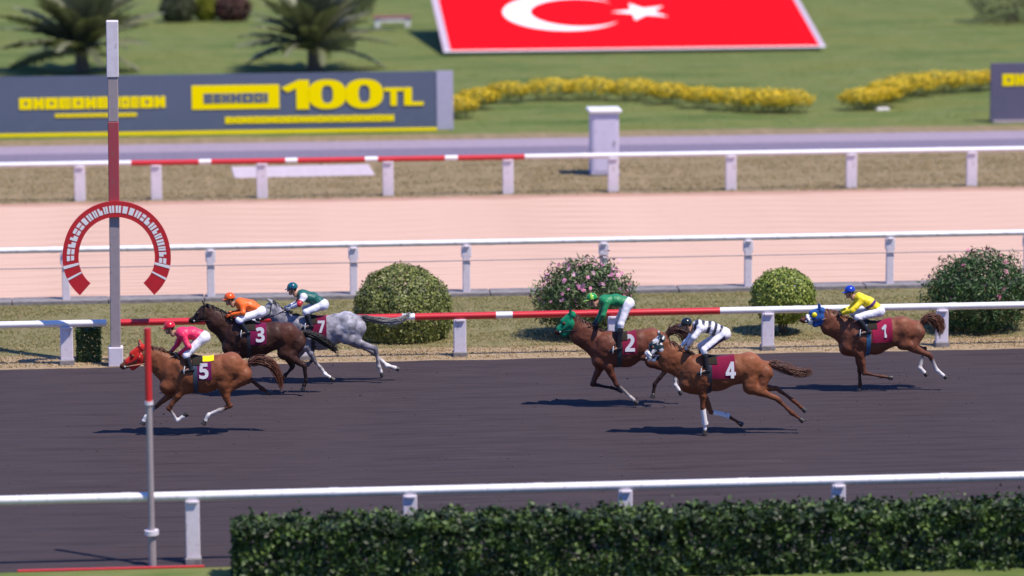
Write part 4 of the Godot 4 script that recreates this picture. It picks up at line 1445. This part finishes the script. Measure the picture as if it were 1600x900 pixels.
		if look.has("cups"):
			for s in [-1.0, 1.0]:
				var cup := Build.new()
				cup.ball(Transform3D(Basis.from_scale(Vector3(1, 1, .6)), poll + fwd * .17 + low * .09 + Vector3(0, 0, .115 * s)), .062, look.cups, 12)
				put("blinker_cup", cup.mesh(), M.shell, hood)
	else:
		for s in [-1.0, 1.0]:
			var ey := Build.new()
			ey.ball(Transform3D(Basis.IDENTITY, poll + fwd * .2 + low * .09 + Vector3(0, 0, .1 * s)), .022, Color(.008, .006, .005), 8)
			put("eye", ey.mesh(), M.shell, o)
	var bit := mz - fwd * .13 + low * .03
	var ring := func(c: Vector3, r: float, wz: float, thick: float, col: Color, b: Build) -> void:
		var loop := []
		var rr := []
		for k in 17:
			var a := TAU * k / 16
			loop.append(c + low * cos(a) * r + Vector3(0, 0, sin(a) * wz)); rr.append(thick)
		b.tube(loop, rr, 6, col, null, false)
	var nose := cheek.lerp(tip, .55)
	ring.call(nose, .098, .076, .012, strap, bd)
	for s in [-1.0, 1.0]:
		bd.tube([poll + low * .03 + Vector3(0, 0, .075 * s), cheek + Vector3(0, 0, .1 * s), bit + Vector3(0, 0, .058 * s)], [.011, .011, .011], 6, strap)
		bd.ball(Transform3D(Basis.IDENTITY, bit + Vector3(0, 0, .06 * s)), .025, Color(.4, .4, .42), 8)
	put("bridle", bd.mesh(), M.leather, o)
	if look.has("noseband"):
		var sb := Build.new()
		rng.seed = num
		for k in 26:
			var a := TAU * k / 26
			sb.ball(Transform3D(Basis.IDENTITY, nose + fwd * rng.randf_range(-.02, .05) + low * cos(a) * .095 + Vector3(0, 0, sin(a) * .075)), .036, look.noseband, 8)
		put("sheepskin_noseband", sb.mesh(), M.cloth, o)
	var rd: Dictionary = R.rider
	for s in [1.0, -1.0]:
		var hnd: Vector3 = rd.hand if s > 0 else rd.far_hand
		var rb := Build.new()
		rb.tube([bit + Vector3(0, 0, .065 * s), bit.lerp(hnd, .5) + Vector3(0, -.04, .05 * s), hnd], [.011, .011, .011], 6, look.get("rein", strap))
		put("rein", rb.mesh(), M.leather, o)
		# stirrup
		var an: Vector3 = rd.toe
		var foot := Vector3(an.x + .06, an.y - .035, .3 * s)
		var sbb := Build.new()
		sbb.tube([Vector3(rd.knee.x + .04, bk.y - .06, .2 * s), foot + Vector3(.02, .16, 0)], [.014, .014], 5, Color(.3, .3, .32) if look.get("pale_leathers", false) else strap)
		sbb.tube([foot + Vector3(.02, .15, 0), foot + Vector3(.0, .08, .06), foot + Vector3(0, 0, .055), foot + Vector3(0, 0, -.055), foot + Vector3(0, .08, -.06), foot + Vector3(.02, .15, 0)], [.01, .01, .012, .012, .01, .01], 6, Color(.6, .6, .62))
		put("stirrup", sbb.mesh(), M.leather, o)
	for leg in look.get("bandages", []):
		var q: Array = R[leg]
		var wb := Build.new()
		var p0: Vector3 = q[1].lerp(q[2], .12)
		var p1: Vector3 = q[2] + (q[3] - q[2]) * .15
		var bp := []
		var br := []
		for k in 9:
			bp.append(p0.lerp(p1, k / 8.0)); br.append(.056 + .004 * (k % 2) + (.012 if k > 6 else 0.0))
		wb.tube(bp, br, 12, Color(.74, .7, .7))
		put("bandage", wb.mesh(), M.cloth, o)


# ---------------------------------------------------------------- riders
var head_skin: Build
var hands := {}

func build_head() -> void:
	var s := Color(.42, .23, .15)
	var dark := Color(.2, .09, .06)
	var hf := Flesh.new()
	hf.add(Vector3(.02, .03, 0), Vector3(-.02, .035, 0), .088, .086, 1.15, .02, Color(.03, .022, .018), s)
	hf.add(Vector3(-.04, -.01, 0), Vector3(-.05, -.085, 0), .06, .038, 1.05, .03, s, s)
	hf.both(Vector3(.0, -.045, .045), Vector3(-.06, -.1, .014), .03, .022, 1.0, .03, s, s)
	hf.add(Vector3(-.078, -.106, 0), Vector3(-.078, -.106, 0), .017, .017, 1.0, .02, s, s)
	hf.add(Vector3(-.1, .012, 0), Vector3(-.122, -.03, 0), .009, .014, 1.0, .012, s, s)
	hf.both(Vector3(-.112, -.036, .004), Vector3(-.112, -.036, .013), .009, .008, 1.0, .008, s, s * .8)
	hf.add(Vector3(-.09, .024, -.032), Vector3(-.09, .024, .032), .012, .012, 1.0, .012, s, s)
	hf.add(Vector3(-.094, -.06, -.018), Vector3(-.094, -.06, .018), .008, .008, 1.0, .006, dark, dark)
	hf.add(Vector3(-.092, -.072, -.015), Vector3(-.092, -.072, .015), .009, .009, 1.0, .006, dark * 1.2, dark * 1.2)
	hf.both(Vector3(-.084, .0, .032), Vector3(-.085, .0, .032), .014, .014, 1.0, .004, Color(.6, .58, .55), Color(.05, .03, .02))
	hf.both(Vector3(.012, .012, .082), Vector3(.008, -.03, .078), .016, .011, 1.0, .008, s, s * .9)
	hf.add(Vector3(.02, -.05, 0), Vector3(.05, -.14, 0), .052, .055, 1.0, .03, s, s)
	hf.make(.006)
	head_skin = hf.skin()
	for side in [1.0, -1.0]:
		var g := Flesh.new()
		var len := [.9, 1.0, .95, .78]
		for k in 4:
			var z: float = (.033 - .022 * k) * side
			g.add(Vector3(.08, 0, z * .6), Vector3(0, .012, z), .014, .0125, 1.0, .012)
			var l: float = len[k]
			g.add(Vector3(0, .012, z), Vector3(-.036 * l, -.002, z), .0108, .0098, 1.0, .004)
			g.add(Vector3(-.036 * l, -.002, z), Vector3(-.03 * l, -.036, z * .95), .0098, .009, 1.0, .003)
			g.add(Vector3(-.03 * l, -.036, z * .95), Vector3(-.004, -.042, z * .92), .009, .008, 1.0, .003)
		g.add(Vector3(.055, -.008, .034 * side), Vector3(.02, -.028, .05 * side), .015, .0115, 1.0, .01)
		g.add(Vector3(.02, -.028, .05 * side), Vector3(-.014, -.03, .04 * side), .0115, .009, 1.0, .003)
		g.add(Vector3(.08, 0, 0), Vector3(.13, 0, 0), .024, .026, 1.0, .02)
		g.make(.0042)
		hands[side] = g.skin()


func build_rider(num: int, look: Dictionary) -> void:
	var R: Dictionary = RUNNERS[num]
	var rd: Dictionary = R.rider
	var o := thing("person", look.label, "person", R.at, "jockeys riding in the race")
	var flip := func(p: Vector3) -> Vector3: return Vector3(p.x, p.y, -p.z)
	var hip: Vector3 = rd.hip
	var sho: Vector3 = rd.shoulder
	var head: Vector3 = rd.head
	var skin_col := Color(.42, .23, .15)
	var glove: Color = look.get("glove", Color(.03, .03, .035))
	var tilt: float = look.get("tilt", .12)
	var hb := Basis(Vector3(0, 0, 1), tilt)
	var hx := Transform3D(hb, head + Vector3(.0, -.01, 0))
	var neck0: Vector3 = sho + Vector3(-.01, .04, 0)
	var neck1: Vector3 = hx * Vector3(.045, -.11, 0)
	var along: Vector3 = (sho - hip)
	var bow := Vector3(-along.y, along.x, 0).normalized()
	if bow.y < 0: bow = -bow
	var mid: Vector3 = hip.lerp(sho, .5) + bow * .035
	var limb := {
		1.0: [sho + Vector3(.03, -.02, .165), rd.elbow, rd.hand, hip + Vector3(0, -.02, .085), rd.knee, rd.ankle, rd.toe],
		-1.0: [sho + Vector3(.03, -.02, -.165), rd.far_elbow, rd.far_hand, hip + Vector3(0, -.02, -.085), look.get("far_knee", flip.call(rd.knee)), look.get("far_ankle", flip.call(rd.ankle)), look.get("far_toe", flip.call(rd.toe))],
	}
	# the body, one skin under the clothes, with head and gloved hands
	var b := Flesh.new()
	b.add(hip, mid, .115, .11, .85, .04, skin_col, skin_col)
	b.add(mid, sho, .11, .115, .8, .05, skin_col, skin_col)
	b.add(neck0, neck1, .055, .05, 1.0, .03, skin_col, skin_col)
	for s in limb:
		var q: Array = limb[s]
		b.add(sho + Vector3(0, .0, .08 * s), q[0], .075, .058, 1.0, .04, skin_col, skin_col)
		b.add(q[0], q[1], .048, .038, 1.0, .03, skin_col, skin_col)
		var wrist: Vector3 = q[2] + (q[1] - q[2]).normalized() * .1
		b.add(q[1], wrist, .038, .027, 1.0, .02, skin_col, skin_col)
		b.add(q[3], q[4], .085, .056, 1.0, .04, skin_col, skin_col)
		b.add(q[4], q[5], .055, .036, 1.0, .03, skin_col, skin_col)
		b.add(q[5], q[6], .036, .03, 1.0, .02, skin_col, skin_col)
	b.make(.0155)
	var body := b.skin()
	body.append(head_skin, hx)
	for s in limb:
		var q: Array = limb[s]
		var d: Vector3 = (q[2] - q[1]).normalized()
		var up := (Vector3.UP - d * d.y).normalized()
		var x := -d
		body.append(hands[s], Transform3D(Basis(x, up, x.cross(up)), q[2]), glove)
	put("body", body.mesh(), M.skin, o)
	var wr := FastNoiseLite.new()
	wr.seed = num * 3
	wr.frequency = 5.5
	wr.fractal_octaves = 3
	# silks: torso bones 0-2, then sleeves
	var s1: Color = look.silk
	var sl: Color = look.get("sleeve", s1)
	var t := Flesh.new()
	t.add(hip + (hip - sho).normalized() * -.06 + bow * .01, mid, .128, .13, .82, .05, s1, s1)
	t.add(mid, sho, .13, .13, .76, .05, s1, s1)
	t.add(neck0 - Vector3(0, .02, 0), neck0.lerp(neck1, .25), .075, .066, 1.0, .03, s1, s1)
	for s in limb:
		var q: Array = limb[s]
		t.add(sho + Vector3(0, .0, .08 * s), q[0], .092, .076, 1.0, .04, s1, sl)
		t.add(q[0], q[1], .07, .06, 1.0, .035, sl, sl)
		var wrist: Vector3 = q[2] + (q[1] - q[2]).normalized() * .1
		t.add(q[1], wrist, .058, .042, 1.0, .025, look.get("forearm", sl), look.get("forearm", sl))
	t.make(.0145)
	var pattern: String = look.get("pattern", "")
	var c2: Color = look.get("silk2", s1)
	var al := along.normalized()
	var paint := func(p: Vector3, bi: int, tt: float, base: Color) -> Color:
		var u: float = (p - hip).dot(al) / along.length()
		if pattern == "hoops" and bi <= 2:
			return s1 if posmod(int(floor(u * 8.2 + .3)), 2) == 0 else c2
		if pattern == "sash" and bi <= 1:
			var w: float = u + (p - hip).dot(bow) * .5
			return c2 if w > .4 and w < .54 else s1
		if pattern == "armband" and bi >= 3:
			if (bi - 3) % 3 == 1 and tt > .55: return c2
		return base
	put("silks", t.skin(paint, wr, .016).mesh(), M.silk, o)
	# breeches
	var br: Color = look.get("breeches", Color(.74, .72, .78))
	var p := Flesh.new()
	p.add(hip + (sho - hip).normalized() * .03, hip + (hip - sho).normalized() * .03, .128, .128, .82, .04, br, br)
	for s in limb:
		var q: Array = limb[s]
		p.add(hip + Vector3(.03, -.02, .05 * s), q[3], .115, .112, 1.0, .04, br, br)
		p.add(q[3], q[4], .105, .072, 1.0, .04, br, br)
		p.add(q[4], q[4].lerp(q[5], .3), .07, .055, 1.0, .03, br, br)
	p.make(.0145)
	var stripe = look.get("stripe")
	put("breeches", p.skin(func(pp, bi, tt, base): return stripe if stripe != null and bi > 0 and (pp - hip).dot(Vector3(0, 0, 1)) * signf(pp.z) > .0 and bi % 3 == 2 and pp.y < lerpf(hip.y, rd.knee.y, clampf((pp.x - hip.x) / (rd.knee.x - hip.x), 0, 1)) - .03 else base, wr, .012).mesh(), M.silk, o)
	for s in limb:
		var q: Array = limb[s]
		var bo := Flesh.new()
		var bc: Color = look.get("boot", Color(.014, .013, .016))
		if s < 0 and look.has("far_boot"): bc = look.far_boot
		var top_col: Color = look.get("boot_top", bc)
		bo.add(q[4].lerp(q[5], .16), q[4].lerp(q[5], .3), .066, .062, 1.0, .01, top_col, top_col)
		bo.add(q[4].lerp(q[5], .3), q[5], .064, .046, 1.0, .02, bc, bc)
		bo.add(q[5] + Vector3(.03, -.015, 0), q[6].lerp(q[5], .15), .042, .036, .95, .02, bc, bc)
		bo.add(q[6].lerp(q[5], .35), q[6], .036, .028, .85, .015, bc, bc)
		bo.make(.012)
		put("boot", bo.skin().mesh(), M.leather, o)
	# helmet with peak, goggles and chin strap
	var hc: Color = look.helmet
	var hl := Build.new()
	var prof := []
	for k in 13:
		var a := PI * .5 * (1.0 - k / 12.0)
		prof.append(Vector2(.117 * cos(a), .118 * sin(a)))
	prof.append(Vector2(.119, -.018)); prof.append(Vector2(.108, -.022)); prof.append(Vector2(.1, .0))
	hl.lathe(hx * Transform3D(Basis(Vector3(0, 0, 1), .06).scaled_local(Vector3(1.08, 1.0, .9)), Vector3(.004, .042, 0)), prof, 26, hc)
	var half: Color = look.get("helmet2", hc)
	if look.has("helmet2"):
		for k in hl.v.size():
			var lp: Vector3 = hx.affine_inverse() * hl.v[k]
			var an := atan2(lp.z, -lp.x)
			if posmod(int(floor(an / (TAU / 8.0) + .5)), 2) == 0: hl.c[k] = half
	var helmet := put("helmet", hl.mesh(), M.shell, o)
	var pk := Build.new()
	for k in 13:
		var a := lerpf(-1.0, 1.0, k / 12.0)
		var e := cos(a * 1.35)
		var inner := Vector3(-.112 * cos(a), .03, .104 * sin(a))
		var outer := inner + Vector3(-.068 * e, -.022 * e, 0)
		for yy in [.006, -.006]:
			pk.vert(hx * (inner + Vector3(0, yy, 0)), hb * Vector3(0, signf(yy), 0), half)
			pk.vert(hx * (outer + Vector3(0, yy * .7, 0)), hb * Vector3(0, signf(yy), 0), half)
		if k:
			var q := k * 4
			pk.quad(q - 4, q - 3, q + 1, q); pk.quad(q - 2, q - 1, q + 3, q + 2); pk.quad(q - 3, q - 1, q + 3, q + 1)
	put("peak", pk.mesh(), M.shell, helmet)
	var gg := Build.new()
	var gp := []
	var gr := []
	for k in 15:
		var a := lerpf(-2.9, 2.9, k / 14.0)
		gp.append(hx * Vector3(-.104 * cos(a * .98) + .004, .012 + .012 * absf(a) / 2.9, .093 * sin(a)))
		gr.append(.024 if absf(a) < .75 else .012)
	gg.tube(gp, gr, 8, look.get("goggles", Color(.03, .03, .04)), null, true)
	put("goggles", gg.mesh(), M.shell, o)
	var cs := Build.new()
	cs.tube([hx * Vector3(.0, .02, .098), hx * Vector3(-.03, -.07, .072), hx * Vector3(-.06, -.126, 0), hx * Vector3(-.03, -.07, -.072), hx * Vector3(.0, .02, -.098)], [.008, .008, .01, .008, .008], 6, Color(.02, .02, .02))
	put("chin_strap", cs.mesh(), M.leather, o)


func build_race() -> void:
	build_head()
	var white := Color(.74, .7, .7)
	var black := Color(.014, .01, .009)
	var lk := {
		5: {"label": "chestnut racehorse in a red hood wearing number 5, the leader", "coat": Color(.19, .062, .026), "rump": Color(.235, .08, .034), "points": Color(.075, .026, .014), "tail": Color(.075, .024, .013), "tail_end": Color(.15, .05, .022), "hood": Color(.52, .02, .016), "hood_spots": Color(.8, .42, .36), "spot_at": .42, "socks": {"near_fore": white, "near_hind": white, "far_fore": white}, "cloth_x": 0.29, "cloth_w": 0.3, "number_x": 0.18, "number_y": 1.29, "number_h": 0.32, "cloth": lin(96, 18, 74), "pad": Color(.8, .66, .01), "rein": Color(.45, .25, .16), "girth": Color(.035, .05, .075)},
		3: {"label": "dark bay racehorse wearing number 3 between the chestnut and the grey", "coat": Color(.05, .02, .014), "rump": Color(.085, .03, .018), "head": Color(.034, .018, .014), "points": Color(.016, .01, .009), "tail": Color(.012, .009, .009), "cloth_x": 0.22, "cloth_w": 0.36, "number_x": 0.16, "number_y": 1.30, "number_h": 0.32, "cloth": lin(108, 20, 66), "girth": Color(.02, .02, .035)},
		7: {"label": "grey racehorse wearing number 7 with its tail streaming out", "coat": Color(.26, .25, .29), "rump": Color(.36, .35, .4), "head": Color(.4, .4, .42), "points": Color(.13, .12, .14), "muzzle": Color(.1, .09, .1), "mottle": .95, "freq": 4.5, "tail": Color(.03, .03, .034), "tail_end": Color(.4, .38, .36), "tail_spread": .07, "socks": {"near_fore": white, "near_hind": Color(.5, .46, .46), "far_hind": white}, "cloth_x": -0.16, "cloth_w": 0.34, "number_x": -0.19, "number_y": 1.25, "number_h": 0.26, "cloth": lin(100, 16, 52)},
		2: {"label": "bay racehorse in a green hood wearing number 2", "coat": Color(.13, .042, .024), "rump": Color(.2, .062, .03), "head": Color(.1, .035, .022), "points": Color(.03, .015, .013), "tail": Color(.06, .022, .015), "tail_end": Color(.1, .04, .024), "tail_spread": .16, "hood": Color(.005, .2, .1), "ears": Color(.02, .02, .02), "socks": {"near_fore": Color(.4, .36, .36), "far_hind": white}, "cloth_x": 0.31, "cloth_w": 0.32, "number_x": 0.2, "number_y": 1.31, "number_h": 0.36, "girth": Color(.02, .04, .05)},
		4: {"label": "chestnut racehorse with white bandaged forelegs wearing number 4", "coat": Color(.2, .066, .028), "rump": Color(.27, .092, .038), "points": Color(.12, .04, .02), "tail": Color(.09, .03, .017), "tail_end": Color(.12, .045, .026), "hood": Color(.012, .035, .045), "hood_spots": Color(.72, .7, .7), "spot_at": -.06, "noseband": Color(.75, .73, .7), "socks": {"near_fore": white}, "bandages": ["near_fore", "far_fore"], "cloth_x": 0.1, "cloth_w": 0.5, "number_x": 0.14, "number_y": 1.28, "number_h": 0.35, "cloth": lin(116, 18, 54)},
		1: {"label": "chestnut racehorse in a blue hood with yellow eye cups wearing number 1", "coat": Color(.165, .056, .03), "rump": Color(.21, .072, .036), "points": Color(.075, .026, .017), "tail": Color(.12, .046, .024), "tail_end": Color(.16, .06, .03), "tail_spread": .17, "hood": Color(.025, .085, .28), "cups": Color(.8, .68, .01), "noseband": Color(.78, .76, .72), "rein": Color(.35, .2, .12), "socks": {"near_hind": white, "far_hind": white}, "cloth_x": 0.06, "cloth_w": 0.46, "number_x": 0.04, "number_y": 1.29, "number_h": 0.28, "cloth": lin(138, 22, 62), "girth": Color(.03, .1, .2)},
	}
	var rk := {
		5: {"label": "jockey in bright pink silks and red helmet crouched on the leading chestnut", "silk": Color(.72, .018, .1), "sleeve": Color(.7, .018, .09), "helmet": Color(.56, .012, .03), "breeches": Color(.74, .72, .8)},
		3: {"label": "jockey in orange silks and orange helmet on the dark bay horse", "silk": Color(.82, .13, .006), "helmet": Color(.78, .1, .008), "breeches": Color(.72, .72, .8), "boot_top": Color(.06, .05, .3), "glove": Color(.6, .09, .01)},
		7: {"label": "jockey in dark green silks with white sleeves on the grey horse", "silk": Color(.004, .1, .085), "sleeve": Color(.74, .72, .78), "pattern": "armband", "silk2": Color(.42, .01, .02), "helmet": Color(.006, .11, .13), "helmet2": Color(.015, .06, .14), "breeches": Color(.62, .64, .76), "glove": Color(.5, .5, .55)},
		2: {"label": "jockey in bright green silks standing tall in the stirrups", "silk": Color(.004, .2, .07), "helmet": Color(.01, .26, .05), "helmet2": Color(.35, .6, .08), "breeches": Color(.72, .7, .78), "tilt": .2, "far_boot": Color(.3, .42, .46)},
		4: {"label": "jockey in black and white hooped silks with a black helmet", "silk": Color(.76, .74, .8), "silk2": Color(.012, .013, .04), "pattern": "hoops", "sleeve": Color(.74, .72, .78), "helmet": Color(.014, .016, .02), "stripe": Color(.015, .016, .06), "breeches": Color(.74, .72, .8), "glove": Color(.6, .58, .58), "tilt": .2},
		1: {"label": "jockey in yellow silks with a purple sash and blue helmet", "silk": Color(.82, .64, .005), "silk2": Color(.08, .02, .14), "pattern": "sash", "helmet": Color(.012, .05, .4), "breeches": Color(.68, .67, .76)},
	}
	for num in [5, 3, 7, 2, 4, 1]:
		build_horse(num, lk[num])
		build_rider(num, rk[num])
	# the leader's whip, held in the near hand
	var R: Dictionary = RUNNERS[5]
	var hnd: Vector3 = R.rider.hand
	var b := Build.new()
	b.tube([Vector3(-.05, .06, .0), Vector3(.1, -.12, .03), Vector3(.34, -.42, .1), Vector3(.5, -.6, .13)], [.012, .01, .008, .014], 6, Color(.5, .36, .26))
	tag(put("whip", b.mesh(), M.leather, self, Transform3D(Basis.IDENTITY, R.at + hnd)), "thin tan whip held by the jockey in pink", "whip")


func build_clods() -> void:
	rng.seed = 77
	var b := Build.new()
	b.ball(Transform3D(Basis.from_scale(Vector3(1, .7, .85)), Vector3.ZERO), 1.0, Color.WHITE, 6)
	var m := b.mesh()
	var where := []
	var tint := PackedColorArray()
	for k in 3000:   # loose crumbs and hoof scuffs on the surface
		var s := absf(rng.randfn()) * .009 + .006
		var z := rng.randf_range(-82.5, -66.0)
		where.append(Transform3D(Basis(Vector3.UP, rng.randf() * TAU).scaled(Vector3.ONE * s), Vector3(rng.randf_range(-7, 23), s * .4, z)))
		tint.append(Color(.06, .044, .048) * rng.randf_range(.75, 1.3))
	tag(scatter("dirt_crumbs", m, M.crumb, where, tint, self), "loose dark crumbs lying on the race track", "dirt", "", "stuff")
	where = []
	tint = PackedColorArray()
	for num in RUNNERS:
		for leg in ["near_fore", "far_fore", "near_hind", "far_hind"]:
			var hoof: Vector3 = RUNNERS[num].at + RUNNERS[num][leg][3]
			for k in 12:
				var s := absf(rng.randfn()) * .008 + .006
				var p := hoof + Vector3(absf(rng.randfn()) * .45, rng.randfn() * .12, rng.randfn() * .12)
				if p.y < .01: p.y = .01 + rng.randf() * .05
				where.append(Transform3D(Basis(Vector3.UP, rng.randf() * TAU).scaled(Vector3.ONE * s), p))
				tint.append(Color(.06, .045, .048) * rng.randf_range(.6, 1.4))
	tag(scatter("kicked_up_dirt", m, M.crumb, where, tint, self), "small clods of dirt thrown up behind the hooves", "dirt", "", "stuff")


func _ready() -> void:
	# camera
	var cam := Camera3D.new()
	cam.name = "camera"
	cam.position = Vector3(0, 16, 0)
	cam.basis = Basis(Vector3.UP, deg_to_rad(-5.0)) * Basis(Vector3.RIGHT, deg_to_rad(-9.679)) * Basis(Vector3(0, 0, 1), deg_to_rad(-.25))
	cam.fov = 9.2378
	cam.near = 1.0
	cam.far = 4000.0
	var lens := CameraAttributesPhysical.new()
	lens.frustum_focal_length = 148.53
	lens.frustum_near = 1.0
	lens.frustum_far = 4000.0
	lens.frustum_focus_distance = 79.0
	lens.exposure_aperture = .55
	cam.attributes = lens
	add_child(cam)
	# sky, exposure
	var we := WorldEnvironment.new()
	we.name = "environment"
	var env := Environment.new()
	env.background_mode = Environment.BG_SKY
	var sky := Sky.new()
	var pm := ProceduralSkyMaterial.new()
	pm.sky_top_color = Color(.26, .45, .78)
	pm.sky_horizon_color = Color(.7, .78, .88)
	pm.sky_curve = .12
	pm.ground_bottom_color = Color(.3, .28, .24)
	pm.ground_horizon_color = Color(.7, .78, .88)
	sky.sky_material = pm
	env.sky = sky
	env.tonemap_mode = Environment.TONE_MAPPER_LINEAR
	env.tonemap_exposure = 1.3
	env.sdfgi_enabled = true
	env.ssao_enabled = true
	env.ssil_enabled = true
	we.environment = env
	add_child(we)
	# high summer sun from the right
	var sun := DirectionalLight3D.new()
	sun.name = "sun"
	sun.light_color = Color(1.0, .955, .9)
	sun.light_energy = 1.4
	sun.light_angular_distance = .5
	sun.shadow_enabled = true
	sun.basis = Basis.looking_at(-Vector3(.36, .89, .28).normalized(), Vector3.FORWARD)
	add_child(sun)
	make_materials()
	build_ground()
	build_rails()
	build_finish_post()
	build_signs()
	build_plants()
	build_race()
	build_clods()
